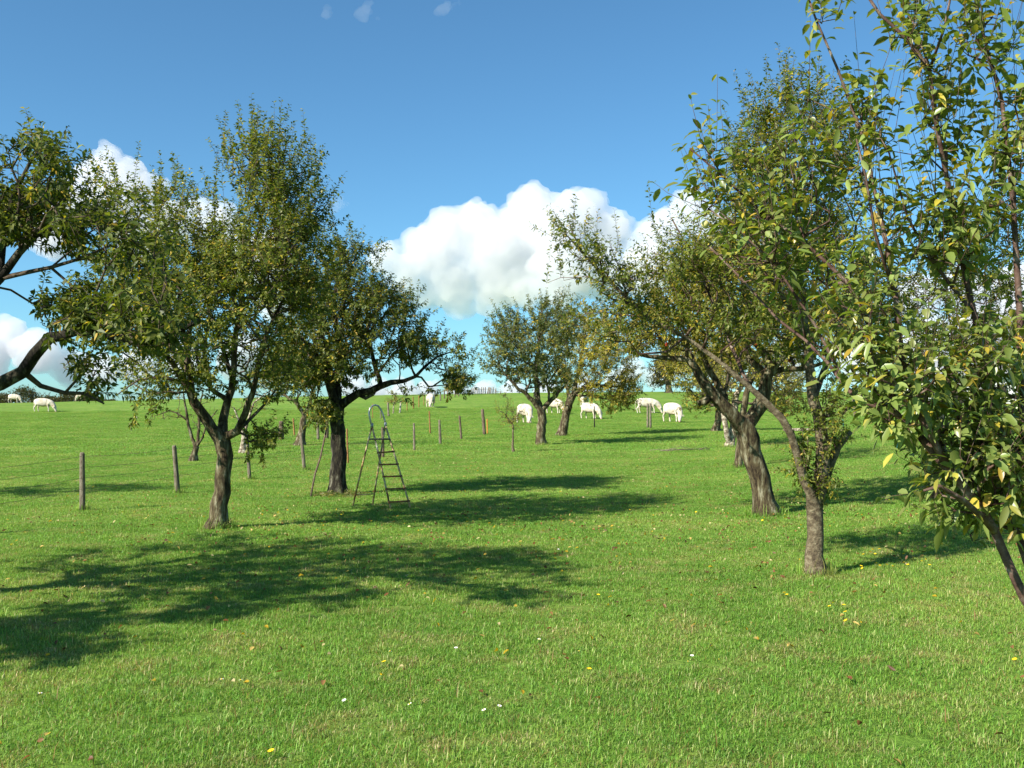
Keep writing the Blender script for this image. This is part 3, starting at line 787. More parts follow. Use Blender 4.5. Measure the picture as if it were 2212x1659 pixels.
# R2
tree('old leaning fruit tree with rough bark and crooked boughs, behind the slim tree', tb(1656, 1113),
     [[(1656, 1113, 0, .175), (1645, 1060, 0, .155), (1630, 1000, 0, .160), (1618, 950, 0, .175), (1606, 922, 0, .175)],
      [(1600, 930, 0, .12), (1580, 893, -.2, .11), (1556, 870, -.2, .10), (1540, 852, -.3, .09), (1515, 820, -.3, .07), (1500, 792, -.3, .06), (1484, 776, -.3, .052), (1450, 774, -.3, .04), (1400, 770, -.3, .03), (1345, 757, -.3, .018)],
      [(1540, 855, -.3, .07), (1522, 868, -.3, .06), (1508, 872, -.3, .045)],
      [(1612, 928, 0, .12), (1632, 890, .1, .11), (1650, 850, .1, .10), (1656, 815, .1, .09), (1662, 790, .1, .07), (1652, 765, .1, .06), (1632, 742, .1, .045)],
      [(1660, 805, .1, .06), (1684, 782, .1, .045), (1702, 758, .1, .035)],
      [(1662, 812, .1, .06), (1690, 798, .2, .05), (1735, 797, .2, .04), (1790, 780, .3, .025), (1850, 740, .3, .015)],
      [(1575, 890, -.2, .06), (1545, 820, .2, .055), (1520, 770, .4, .045), (1490, 700, .6, .032), (1450, 620, .6, .018)],
      [(1655, 830, .1, .06), (1610, 760, .5, .05), (1590, 680, .8, .035), (1570, 580, .8, .02)]],
     [(1420, 700, 0, 130, 70, 1.4), (1520, 640, .4, 120, 90, 1.6), (1640, 640, .4, 130, 100, 1.8), (1350, 750, -.2, 60, 40, .8, .8), (1580, 560, .4, 100, 70, 1.4, .6), (1760, 700, .3, 110, 90, 1.5), (1600, 760, .6, 110, 50, 1.4, .6), (1850, 640, .3, 90, 120, 1.4, .7), (1700, 520, .4, 100, 80, 1.3, .6)],
     1300, 51, [], leaf=(.066, .027), per=18, pal=OLIVE, yel=.2, bark='bark', group=None, shoot=(.2, .5), spike_len=.6,
     fruit=[(1563, 773, .034, 'apple_red'), (1700, 800, .032, 'apple_red'), (1640, 720, .032, 'apple_red'), (1480, 690, .03, 'apple_red'), (1430, 740, .03, 'apple_red')])

# F
tree('grey green fruit tree with a forked trunk, middle of the lawn beside the sapling', tb(1168, 960),
     [[(1168, 960, 0, .20), (1169, 920, 0, .18), (1169, 890, 0, .18)],
      [(1166, 890, 0, .12), (1152, 866, -.2, .10), (1136, 850, -.3, .08), (1115, 835, -.5, .06), (1090, 808, -.6, .03)],
      [(1168, 888, 0, .13), (1160, 850, .2, .12), (1157, 805, .3, .10), (1164, 740, .4, .07), (1170, 680, .4, .03)],
      [(1172, 890, 0, .12), (1187, 868, .2, .10), (1202, 855, .3, .08), (1218, 835, .4, .05)],
      [(1190, 866, .2, .06), (1186, 850, .2, .05), (1180, 820, .4, .04)]],
     [(1170, 730, 0, 85, 75, 2.4), (1105, 760, 0, 55, 65, 1.6), (1090, 700, .2, 42, 38, 1.3, .8), (1205, 690, .2, 55, 50, 1.7), (1120, 812, 0, 50, 26, 1.3, .8), (1072, 765, 0, 28, 50, 1.0, .7), (1180, 810, 0, 60, 40, 1.8)],
     850, 61, [(1082, 655), (1118, 660), (1150, 632), (1175, 628), (1205, 622), (1060, 690), (1048, 740)],
     leaf=(.095, .048), per=17, pal=GREYG, yel=.10, tip_r=.007, group=None, shoot=(.3, .7), spike_len=.8, leaf_step=.045)
# G
tree('yellowing fruit tree with a leaning lichen grey trunk, right of the forked one', tb(1213, 942),
     [[(1213, 942, 0, .26), (1221, 905, 0, .21), (1229, 872, 0, .19), (1240, 850, 0, .17)],
      [(1240, 852, 0, .13), (1262, 838, 0, .11), (1290, 832, 0, .09), (1335, 835, 0, .05)],
      [(1238, 852, 0, .13), (1250, 800, .3, .1), (1262, 735, .4, .06), (1270, 690, .4, .03)],
      [(1235, 862, 0, .1), (1222, 830, .2, .08), (1215, 790, .3, .05)]],
     [(1262, 735, 0, 85, 75, 2.5), (1270, 800, 0, 85, 45, 2.2), (1335, 848, 0, 45, 42, 1.5, 1.8), (1325, 780, 0, 55, 50, 1.8), (1228, 810, 0, 45, 50, 1.4), (1222, 868, 0, 20, 22, .6, .8), (1290, 845, -.3, 50, 30, 1.4, 2.0), (1350, 830, 0, 35, 50, 1.3, 1.6), (1290, 690, .3, 70, 50, 2.0, .7)],
     1050, 71, [(1235, 650), (1280, 640), (1310, 660)], leaf=(.105, .048), per=16, pal=OLIVE, yel=.36, tip_r=.007, group=None, shoot=(.3, .7), leaf_step=.05, yel_lobes=(0, 6))
# I: two stems
rI = tb(1576, 965)
tree('twin stemmed tree, one stem pale and one dark, behind the leaning old tree', rI,
     [[(1582, 965, 0, .15), (1583, 930, 0, .13), (1586, 890, 0, .12), (1592, 850, 0, .1)],
      [(1578, 960, -.1, .12), (1569, 930, -.2, .10), (1564, 895, -.2, .1), (1566, 850, -.1, .09), (1575, 810, 0, .07), (1585, 770, 0, .05)],
      [(1592, 850, 0, .09), (1620, 800, .2, .06), (1660, 770, .3, .03)]],
     [(1600, 790, 0, 95, 75, 2.4), (1680, 810, 0, 70, 55, 2.0), (1540, 800, 0, 60, 60, 1.8), (1690, 870, 0, 60, 32, 1.6)],
     650, 81, leaf=(.085, .04), per=13, pal=OLIVE, yel=.28, bark='bark_pale', tip_r=.007, shoot=(.3, .6), leaf_step=.05)
# H
tree('fruit tree with a thin plain brown trunk behind the old leaning tree', tb(1594, 1010),
     [[(1594, 1010, 0, .10), (1599, 960, 0, .09), (1604, 900, 0, .09), (1612, 850, 0, .08), (1630, 800, 0, .05)]],
     [(1640, 760, 0, 100, 70, 1.8), (1720, 830, .5, 70, 60, 1.5), (1560, 850, 0, 45, 35, 1.0, .6)],
     300, 91, leaf=(.07, .03), per=13, pal=OLIVE, yel=.2, bark='bark', tip_r=.006, shoot=(.25, .5), leaf_step=.045)
# J
tree('tree with a leaning trunk and bright yellow leaves, farthest of the right hand group', tb(1547, 931),
     [[(1547, 931, 0, .2), (1552, 900, 0, .19), (1556, 870, 0, .2), (1562, 850, 0, .18)],
      [(1562, 850, 0, .15), (1572, 820, .1, .13), (1582, 780, .2, .09), (1588, 740, .2, .05)],
      [(1560, 860, 0, .12), (1530, 840, 0, .09), (1500, 820, 0, .06)]],
     [(1490, 800, 0, 75, 50, 2.6), (1545, 770, 0, 75, 65, 2.8), (1510, 860, 0, 42, 34, 1.5, .8), (1455, 780, 0, 42, 34, 1.5)],
     700, 101, leaf=(.12, .05), per=12, pal=((.18, .18, .03), (.15, .17, .03)), yel=.55, tip_r=.01, shoot=(.4, .8), leaf_step=.07)
# N: behind the near right plum
tree('dark leafy fruit tree mostly hidden behind the near plum at the right edge', tb(2035, 1075),
     [[(2035, 1075, 0, .16), (2030, 1000, 0, .14), (2020, 920, 0, .13)],
      [(2020, 925, 0, .1), (1980, 840, 0, .08), (1930, 740, 0, .05), (1890, 620, 0, .02)],
      [(2020, 925, 0, .1), (2050, 820, .2, .08), (2080, 700, .3, .05), (2100, 560, .3, .02)],
      [(2020, 935, 0, .08), (2100, 880, -.2, .06), (2170, 800, -.3, .03)]],
     [(1930, 700, 0, 110, 130, 1.6), (2060, 640, .1, 120, 150, 1.8), (2150, 780, 0, 90, 100, 1.4), (1960, 860, 0, 80, 50, 1.2, .7), (2180, 540, 0, 80, 120, 1.2)],
     620, 111, [(1900, 540), (2010, 470), (2100, 470)], leaf=(.06, .026), per=16, pal=DARKG, yel=.05, shoot=(.2, .5))

# E
tree('bushy fruit tree standing beyond the wire fence, seen under the boughs of the tall one', tb(648, 962),
     [[(648, 962, 0, .20), (652, 935, 0, .15), (656, 905, 0, .13), (660, 896, 0, .13)],
      [(659, 898, 0, .09), (642, 873, 0, .07), (618, 855, 0, .05), (588, 845, 0, .03)],
      [(661, 898, 0, .09), (671, 865, 0, .07), (678, 830, 0, .05), (684, 790, 0, .03)]],
     [(640, 828, 0, 50, 28, 1.5), (600, 800, 0, 60, 50, 2), (680, 800, 0, 55, 50, 2), (560, 830, .3, 40, 26, 1.2, .5)],
     300, 121, leaf=(.08, .034), per=12, pal=OLIVE, yel=.15, tip_r=.007, shoot=(.3, .6), leaf_step=.05, bark='bark')
# C bare
tree('nearly bare small tree with many thin upright stems beyond the wire fence', tb(418, 996),
     [[(418, 996, 0, .11), (420, 980, 0, .09), (424, 966, 0, .085)],
      [(422, 968, 0, .06), (414, 945, 0, .05), (407, 920, 0, .045), (402, 885, 0, .035), (396, 850, 0, .02)],
      [(424, 966, 0, .06), (430, 925, 0, .045), (427, 885, .1, .035), (438, 850, .2, .02)],
      [(424, 968, 0, .05), (438, 945, -.1, .035), (446, 915, -.1, .025), (470, 885, -.1, .015)],
      [(404, 905, 0, .03), (385, 893, 0, .025), (365, 887, 0, .02), (340, 897, 0, .012)]],
     [(405, 870, 0, 45, 45, .8), (440, 880, 0, 35, 45, .7), (350, 900, 0, 40, 20, .4, .6), (420, 910, 0, 35, 30, .6)],
     75, 131, leaf=(.05, .022), dens_k=1, per=2.5, bare=.55, pal=OLIVE, yel=.2, tip_r=.006, shoot=(.15, .4), bark='bark')
# D
tree('thin nearly bare young tree with a pale foot, between two posts of the wire fence', tb(525, 979),
     [[(525, 979, 0, .13), (526, 955, 0, .09), (527, 940, 0, .08)],
      [(526, 942, 0, .05), (518, 915, 0, .04), (505, 880, 0, .02)],
      [(527, 940, 0, .05), (537, 905, 0, .04), (548, 870, .1, .03), (575, 850, .1, .015)]],
     [(515, 870, 0, 35, 35, .8), (560, 860, 0, 40, 30, .8)],
     50, 141, leaf=(.06, .026), dens_k=1, per=4, bare=.4, pal=OLIVE, yel=.2, tip_r=.006, shoot=(.15, .4), bark='bark_pale')
# sapling
tree('small thin sapling with sparse yellowish leaves, left of the forked grey green tree', tb(1109, 976),
     [[(1109, 976, 0, .045), (1108, 950, 0, .035), (1108, 935, 0, .03), (1107, 905, 0, .02)]],
     [(1108, 905, 0, 26, 28, .5, 1.5), (1094, 885, 0, 22, 32, .4, .8), (1120, 900, 0, 24, 25, .4)],
     90, 151, [(1080, 862), (1095, 850), (1128, 880), (1075, 850), (1135, 868), (1150, 895)], leaf=(.05, .02), per=6, pal=((.14, .13, .03), (.18, .12, .03)), yel=.35, tip_r=.004, shoot=(.15, .35), spike_len=.6, cat='sapling', bark='bark_smooth')
# young guarded tree on the hill
tree('small young tree between pale guard posts on the far slope', tb(849, 893),
     [[(849, 893, 0, .06), (850, 880, 0, .05), (851, 872, 0, .05)]],
     [(850, 862, 0, 18, 12, .8), (846, 850, 0, 10, 12, .4, .5), (868, 866, 0, 10, 6, .4)],
     60, 161, leaf=(.16, .07), per=5, pal=OLIVE, yel=.25, tip_r=.012, shoot=(.3, .6), leaf_step=.1, cat='sapling', bark='bark_pale')
# K on the crest
bK = on_ground(P(1445, 845, 150)[0], 150)
tree('round dark tree standing on the skyline of the hill, above the right hand cows', bK,
     [[(1445, 842, 0, .5), (1444, 828, 0, .4), (1442, 815, 0, .35)],
      [(1442, 818, 0, .3), (1428, 800, 0, .2), (1420, 785, 0, .1)], [(1444, 818, 0, .3), (1452, 795, 0, .2), (1455, 770, 0, .1)]],
     [(1435, 790, 0, 32, 34, 3), (1455, 770, 0, 30, 34, 3), (1425, 820, 0, 22, 18, 2)],
     330, 171, leaf=(.26, .13), per=12, pal=((.055, .06, .03), (.075, .07, .04)), yel=.05, tip_r=.03, shoot=(.8, 1.6), leaf_step=.15)
bB = on_ground(P(987, 850, 150)[0], 150)
tree('low dark bush on the skyline left of the picket fence', bB,
     [[(987, 849, 0, .2), (987, 840, 0, .15)], [(987, 844, 0, .12), (975, 835, 0, .08)], [(987, 844, 0, .12), (998, 832, 0, .08)]],
     [(985, 830, 0, 22, 13, 1.5), (1000, 820, 0, 15, 14, 1.2), (968, 838, 0, 12, 8, 1)],
     200, 181, leaf=(.22, .11), per=9, pal=OLIVE, yel=.15, tip_r=.02, shoot=(.4, .8), leaf_step=.13, cat='bush', name='bush')

# M: near plum at the right edge
BRIGHT = ((.165, .22, .05), (.21, .26, .07), (.14, .185, .038), (.19, .21, .055))
bM = on_ground(2.62, 4.35)
def lp(*q): return list(q)
tree('near plum tree at the right edge with big glossy leaves, some turned bright yellow', bM,
     [[(2460, 1780, 0, .045), (2400, 1600, 0, .036), (2300, 1420, 0, .03)],
      [(2300, 1420, 0, .024), (2212, 1290, -.1, .020), (2182, 1225, -.1, .019), (2150, 1150, -.1, .018), (2118, 1092, -.1, .018), (2050, 1015, -.1, .018), (1990, 945, 0, .016), (1935, 892, 0, .014), (1870, 868, 0, .012), (1835, 845, .1, .010), (1785, 780, .2, .008), (1740, 735, .3, .007), (1680, 690, .4, .006), (1600, 600, .5, .005), (1530, 530, .6, .004)],
      [(2300, 1420, 0, .024), (2235, 1260, .1, .021), (2200, 1150, .2, .02), (2165, 1000, .2, .018), (2140, 880, .2, .016), (2105, 680, .2, .0135), (2062, 470, .2, .012), (2025, 280, .1, .010), (2008, 150, .1, .009), (1960, 85, .1, .009), (1900, 30, .1, .007), (1860, -30, .1, .006)],
      [(2050, 1015, -.1, .015), (1990, 900, -.1, .014), (1950, 780, 0, .013), (1935, 640, 0, .012), (1905, 480, .1, .010), (1865, 300, .1, .008), (1810, 150, .1, .006), (1762, 40, .1, .005), (1745, -10, .1, .004)],
      [(1955, 905, 0, .013), (1900, 745, .1, .012), (1830, 610, .2, .010), (1740, 525, .2, .008), (1640, 455, .3, .006), (1560, 380, .3, .005), (1490, 320, .3, .004)],
      [(1830, 845, .1, .008), (1760, 700, .2, .008), (1680, 580, .2, .007), (1600, 500, .2, .005), (1530, 450, .2, .004)],
      [(2196, 1150, .2, .02), (2210, 950, 0, .018), (2205, 700, 0, .015), (2190, 450, 0, .012), (2165, 220, 0, .009), (2120, 60, 0, .006), (2100, -40, 0, .005)],
      [(2010, 160, .1, .008), (2040, 60, 0, .006), (2060, -40, 0, .005)],
      [(1935, 640, 0, .008), (1890, 500, -.2, .007), (1870, 380, -.2, .006), (1850, 300, -.2, .004)],
      [(2150, 1150, -.1, .014), (2080, 1080, -.3, .012), (2030, 1050, -.4, .008), (1995, 1060, -.4, .005)],
      [(2105, 680, .2, .01), (2010, 560, .1, .009), (1960, 470, 0, .006), (1920, 330, 0, .004)]],
     [(2110, 1000, 0, 110, 120, .38, 1.5), (2000, 850, 0, 140, 110, .4, 1.0), (2150, 760, .1, 90, 130, .4, 1.0), (1880, 720, .1, 100, 110, .35, .55), (1780, 640, .2, 90, 80, .3, .45), (1660, 520, .25, 90, 70, .25, .7), (1560, 450, .3, 70, 55, .2, .6), (1720, 600, .2, 80, 70, .25, .6), (1640, 700, .3, 60, 60, .2, .4), (1760, 400, .2, 60, 120, .2, .4),
      (2040, 330, .1, 50, 170, .22, 1.0), (2060, 520, .15, 70, 120, .3, .8), (1980, 90, .1, 75, 80, .25, .7), (1880, 330, .1, 60, 150, .2, .5), (2175, 330, 0, 50, 230, .25, .6), (1800, 120, .1, 45, 120, .12, .22), (2120, 90, 0, 60, 90, .2, .5),
      (2110, 1130, 0, 80, 50, .3, 1.1), (1940, 560, 0, 60, 90, .3, .5), (1530, 320, .3, 50, 30, .15, .15), (2180, 1010, -.1, 50, 140, .3, 1.0), (1640, 640, .35, 70, 40, .2, .35)],
     820, 191, [(1745, 0, .1), (2000, 120, .0)], leaf=(.055, .022), per=9.5, pal=BRIGHT, yel=.13, bark='twig_purple', twig='twig_purple', tip_r=.0022, fine=True, dens_k=.8, deep=1.0, clump=3.0, spur_r=.017,
     shoot=(.12, .34), up=.8, spike_len=.3, droop=.28, leaf_step=.018, wob=.05, group=None, fruit=[(1537, 470, .018, 'plum_yellow'), (1990, 130, .02, 'plum_yellow')], clear=((1200, 1500, 0, 1800), (1500, 1700, 620, 1800), (1740, 1960, 1000, 1800)))

# outside the frame on the left; its shadow falls across the fence
tree('fruit tree outside the frame on the left, casting its shadow across the fence', on_ground(-13.2, 19.6),
     [[(-409, 1085, 0, .15), (-409, 990, 0, .13), (-405, 930, 0, .12)], [(-405, 935, 0, .1), (-340, 800, 0, .06), (-300, 700, 0, .03)], [(-405, 935, 0, .1), (-470, 800, 0, .06), (-520, 700, 0, .03)]],
     [(-400, 760, 0, 160, 60, 1.0), (-330, 650, .3, 120, 60, .7), (-480, 640, 0, 130, 70, .9)], 320, 211, leaf=(.07, .035), per=14, pal=DARKG, yel=.05, shoot=(.2, .5))
# ------------------------------------------------------------------ cattle
cow_m = rough_mat('cow_coat', [(.35, (.34, .27, .18)), (.5, (.50, .44, .35)), (.65, (.60, .56, .48))], 2.2, (1, 1, 1), .85, .25, 30)
horn_m = rough_mat('horn', [(.3, (.45, .38, .28)), (.7, (.6, .54, .44))], 8, (1, 1, 1), .5, 0)
nose_m = rough_mat('muzzle', [(.3, (.42, .26, .22)), (.7, (.52, .34, .29))], 8, (1, 1, 1), .6, 0)
eye_m = rough_mat('cow_eye', [(.3, (.01, .008, .006)), (.7, (.02, .015, .01))], 8, (1, 1, 1), .2, 0, 1, .6)

def cow_proto(name, head, turn=0.0, fore=0.0):
    """head: 'graze' or 'up'.  x forward, z up, about 1.4 m at the withers. returns (body mesh, head frame)"""
    V, E, R = [], [], []
    def v(x, y, z, rx, ry=None, p=None):
        V.append((x, y, z)); R.append((rx, ry or rx))
        if p is not None: E.append((p, len(V) - 1))
        return len(V) - 1
    pel = v(-.62, 0, 1.07, .31, .35)
    l1 = v(-.30, 0, 1.01, .39, .47, pel)
    bl = v(.05, 0, .95, .43, .51, l1)
    ch = v(.42, 0, .98, .38, .47, bl)
    wi = v(.66, 0, 1.05, .25, .33, ch)
    rump = v(-.88, 0, 1.13, .19, .24, pel)
    if head == 'graze':
        n1 = v(.90, turn * .06, .94, .23, .31, wi); n2 = v(1.12, turn * .18, .70, .18, .25, n1); n3 = v(1.26, turn * .30, .46, .14, .17, n2)
        pol = n3; hd = np.array((.10, turn * .10, -.28))
    else:
        n1 = v(.88, turn * .05, 1.18, .22, .28, wi); n2 = v(1.04, turn * .15, 1.36, .17, .20, n1); n3 = v(1.15, turn * .24, 1.48, .115, .13, n2)
        pol = n3; hd = np.array((.25, turn * .12, -.16))
    P0 = np.array(V[pol]); hu = hd / np.linalg.norm(hd)
    h1 = v(*(P0 + hu * .16), .15, .15, pol); h2 = v(*(P0 + hu * .30), .115, .115, h1); h3 = v(*(P0 + hu * .44), .095, .09, h2)
    for s in (-1, 1):
        # hind leg: thigh, hock, cannon, hoof
        o = (.10 if s > 0 else -.08) + fore
        a = v(-.70, s * .20, .86, .17, .15, pel); b_ = v(-.62 + o * .5, s * .22, .66, .115, .095, a); c = v(-.80 + o, s * .21, .44, .058, .062, b_)
        d = v(-.74 + o, s * .21, .16, .045, .045, c); v(-.71 + o, s * .21, .03, .062, .055, d)
        o = (-.10 if s > 0 else .12) + fore
        a = v(.56, s * .19, .80, .14, .12, wi); b_ = v(.56 + o * .5, s * .20, .60, .09, .08, a); c = v(.58 + o, s * .20, .38, .055, .055, b_)
        d = v(.57 + o, s * .20, .15, .042, .042, c); v(.60 + o, s * .20, .03, .06, .055, d)
        # ear
        side = np.cross(hu, (0, 0, 1.0)); side = side / np.linalg.norm(side) * s
        e0 = P0 + hu * .04
        q = v(*(e0 + side * .16 + np.array((0, 0, .03))), .045, .028, pol); v(*(e0 + side * .33 + np.array((0, 0, .02))), .045, .02, q)
    t0 = v(-.99, 0, 1.12, .05, .05, rump)
    t1 = v(-1.04, 0, .80, .026, .026, t0); t2 = v(-1.03, 0, .50, .022, .022, t1); v(-1.02, 0, .32, .045, .03, t2)
    # dewlap and belly line
    v(.72, 0, .74, .10, .12, ch)
    me = bpy.data.meshes.new(name)
    me.from_pydata(V, E, []); me.update()
    tmp = bpy.data.objects.new('tmp', me); COL.objects.link(tmp)
    sk = tmp.modifiers.new('s', 'SKIN'); sk.use_smooth_shade = True
    for i, (a, b_) in enumerate(R): me.skin_vertices[0].data[i].radius = (a, b_); me.skin_vertices[0].data[i].use_root = (i == 0)
    ss = tmp.modifiers.new('ss', 'SUBSURF'); ss.levels = 2; ss.render_levels = 2
    bpy.context.view_layer.update()
    dg = bpy.context.evaluated_depsgraph_get()
    body = bpy.data.meshes.new_from_object(tmp.evaluated_get(dg))
    body.name = name
    body.materials.clear(); body.materials.append(cow_m)
    bpy.data.objects.remove(tmp)
    parts = []
    side = np.cross(hu, (0, 0, 1.0)); side /= np.linalg.norm(side)
    upv = np.cross(side, hu)
    if upv[0] < 0 and head == 'graze': upv = -upv
    if upv[2] < 0 and head == 'up': upv = -upv
    for s in (-1, 1):
        g = Geo(); e0 = P0 - hu * .02
        g.tube([e0 + side * s * .07, e0 + side * s * .19 + upv * .04, e0 + side * s * .27 + upv * .10 - hu * .05], [.03, .022, .008], 7)
        parts.append(('horn', g, horn_m))
        g = Geo(); c0 = P0 + hu * .17 + side * s * .105 + upv * .04
        g.tube([c0 - side * s * .02, c0, c0 + side * s * .018], [.02, .028, .012], 8)
        parts.append(('eye', g, eye_m))
    g = Geo(); m0 = P0 + hu * .42
    g.tube([m0 - hu * .02, m0 + hu * .04, m0 + hu * .075], [.082, .075, .045], 10)
    parts.append(('muzzle', g, nose_m))
    out = [('body', body)]
    for nme, g, mt in parts:
        o = g.build(nme, mt); out.append((nme, o.data)); bpy.data.objects.remove(o)
    return out
protos = {'gs': cow_proto('cow_body', 'graze', 0), 'gl': cow_proto('cow_body', 'graze', -1.0, .03), 'gr': cow_proto('cow_body', 'graze', 1.0, -.03), 'up': cow_proto('cow_body', 'up', -.6)}
def cow(label, pos, face, proto='gs', sc=1.0):
    """face: heading in degrees, 0 = to the right of the picture, -90 = towards the camera"""
    rt = empty('cow', pos, label, 'cow', 'white cattle grazing on the hill')
    rt.rotation_euler = (0, 0, math.radians(face)); rt.scale = (sc, sc, sc)
    for nme, me in protos[proto]:
        o = bpy.data.objects.new(nme, me); COL.objects.link(o); o.parent = rt
    return rt
def cg(px, py): return G(px, py)
cow('white cow grazing left of the forked tree trunk, nearest of the herd', cg(1134, 914), -62, 'gl', 1.02)
cow('white cow grazing between the forked trunk and the leaning trunk', cg(1198, 893.5), -52, 'gs', 1.0)
cow('white calf facing the camera, highest up the slope behind the other middle cows', cg(1262, 880), -112, 'gr', .95)
cow('white cow grazing behind the thin dark iron stake', cg(1274, 905), -50, 'gs', .96)
cow('cream cow seen side on behind the double wooden post', cg(1397, 893), -12, 'gs', 1.02)
cow('white cow grazing with head down, rightmost of the herd', cg(1453, 912), -62, 'gl', 1.04)
cow('white cow grazing alone beside the row of rusty stakes on the hill', cg(930, 880), -72, 'gl', 1.06)
cow('shaded white cow grazing side on under the bough at the far left', cg(93, 889.5), -5, 'gs', 1.0)
cow('small distant white cow in front of the hedge at the left edge', on_ground(P(30, 870, 160)[0], 160), -10, 'gs', .95)
cow('pale cow standing on the skyline between the hedge and the leafy boughs', on_ground(P(183, 866, 158)[0], 158), 175, 'gs', 1.05)
# ------------------------------------------------------------------ stepladder
def px_on(px, py, Y): return P(px, py, Y)
fl, fr_, bl_, br = G(845, 1101.5), G(888, 1098.5), G(761.3, 1092.6), G(804.2, 1091.7)
o0 = (fl + br) / 2
lad = empty('stepladder', o0, 'rusty old metal stepladder with a rounded grey handle, open on the lawn', 'stepladder')
hl, hr = P(803.5, 920, 18.62), P(832.4, 918, 18.78)
def part(name, mat, f, parent=lad, origin=None):
    g = Geo(); f(g)
    org = o0 if origin is None else origin
    g.v = [v - org for v in g.v]
    return g.build(name, M[mat], parent)
def lerp(a, b, t): return a + (b - a) * t
RT = .0165
down_ = np.array((0, 0, -.03))
part('front_rail', 'rusty_paint', lambda g: g.tube([hl, lerp(hl, fl, .5), fl + down_], RT, 8))
part('front_rail', 'rusty_paint', lambda g: g.tube([hr, lerp(hr, fr_, .5), fr_ + down_], RT, 8))
part('rear_leg', 'rusty_paint', lambda g: g.tube([hl, lerp(hl, bl_, .5), bl_ + down_], RT, 8))
part('rear_leg', 'rusty_paint', lambda g: g.tube([hr, lerp(hr, br, .5), br + down_], RT, 8))
cl, cr = lerp(bl_, hl, .135), lerp(br, hr, .145)
part('cross_bar', 'rusty_paint', lambda g: g.tube([cl, cr], .011, 6))
for k, (ly, ry) in enumerate(((979, 976.4), (1005, 1003.8), (1031, 1029.5), (1057.5, 1056), (1085.5, 1082.5))):
    tl, tr_ = (ly - 920) / (1101.5 - 920), (ry - 918) / (1098.5 - 918)
    a, c = lerp(hl, fl, tl), lerp(hr, fr_, tr_)
    def rung(g, a=a, c=c):
        d = c - a; x = unit(d); fwd = unit(np.cross(x, (0, 0, 1.0))); z = np.cross(fwd, x) * -1
        g.box((a + c) / 2, (np.linalg.norm(d) * .98, .04, .026), ax=np.stack([x, fwd, z], 1))
        g.tube([a - x * .02, a + x * .03], .019, 8); g.tube([c - x * .03, c + x * .02], .019, 8)
    part('rung', 'rust', rung)
pa, pb, pc_, pd_ = lerp(hl, fl, .165), lerp(hr, fr_, .168), lerp(hl, bl_, .17), lerp(hr, br, .17)
def plat(g):
    c = (pa + pb + pc_ + pd_) / 4; x = unit((pb - pa)); x[2] = 0; x = unit(x); fwd = np.array((-x[1], x[0], 0))
    g.box(c, (np.linalg.norm(pb - pa) * 1.12, .23, .026), ax=np.stack([x, fwd, np.array((0, 0, 1.0))], 1))
part('platform', 'wood_grey', plat)
# hoop handle
mid = (hl + hr) / 2
hp = [(803, 921, 18.62), (799, 905, 18.60), (797, 892, 18.60), (799.5, 882, 18.61), (805, 876.5, 18.64), (811, 875, 18.67), (817, 877, 18.70), (822, 884, 18.73), (826.5, 894, 18.75), (830.5, 906, 18.77), (832.8, 918, 18.78)]
part('handle', 'grey_metal', lambda g: g.tube([P(*q) for q in hp], .0165, 8))
for h in (hl, hr):
    part('hinge', 'grey_metal', lambda g, h=h: g.tube([h + np.array((0, 0, -.035)), h + np.array((0, 0, .05))], [.028, .024], 8))

# pole leaning against the dark tree
pf, pt_ = G(670.5, 1073), P(713, 888, 21.7)
g = Geo(); mp = [pf + down_, lerp(pf, pt_, .25) + np.array((-.012, 0, 0)), lerp(pf, pt_, .45) + np.array((.02, 0, 0)), lerp(pf, pt_, .75) + np.array((.01, 0, 0)), pt_]
g.tube(mp, [.021, .02, .019, .018, .016], 8, True, .05, 3)
tag(g.build('pole', M['wood_brown'], origin=pf), 'long thin crooked wooden pole leaning against the dark tree trunk', 'pole')
# dead grass round the foot of B
r_ = np.random.default_rng(5)
cB = G(722, 1072); n = 420
th = r_.uniform(0, 6.28, n); rr = .18 + .26 * r_.random(n)
p = np.stack([cB[0] + .07 + np.cos(th) * rr * 1.2, cB[1] + .1 + np.sin(th) * rr], 1)
z = terrain(p[:, 0], p[:, 1]) + .02 + .05 * r_.random(n)
B_ = np.column_stack([p, z]); D_ = unit(r_.normal(size=(n, 3)) * np.array((1, 1, .35)))
C_ = np.array(((.34, .28, .15), (.20, .20, .07), (.14, .20, .05)))[r_.integers(0, 3, n)]
o = leaf_mesh('dead_grass', B_, D_, r_.normal(size=(n, 3)) + np.array((0, 0, 1.0)), r_.uniform(.08, .17, n), np.full(n, .01), C_, M['leaf'], None, cB)
o.location = cB; tag(o, 'ring of dry cut grass around the foot of the dark trunk', 'dry grass', kind='stuff')

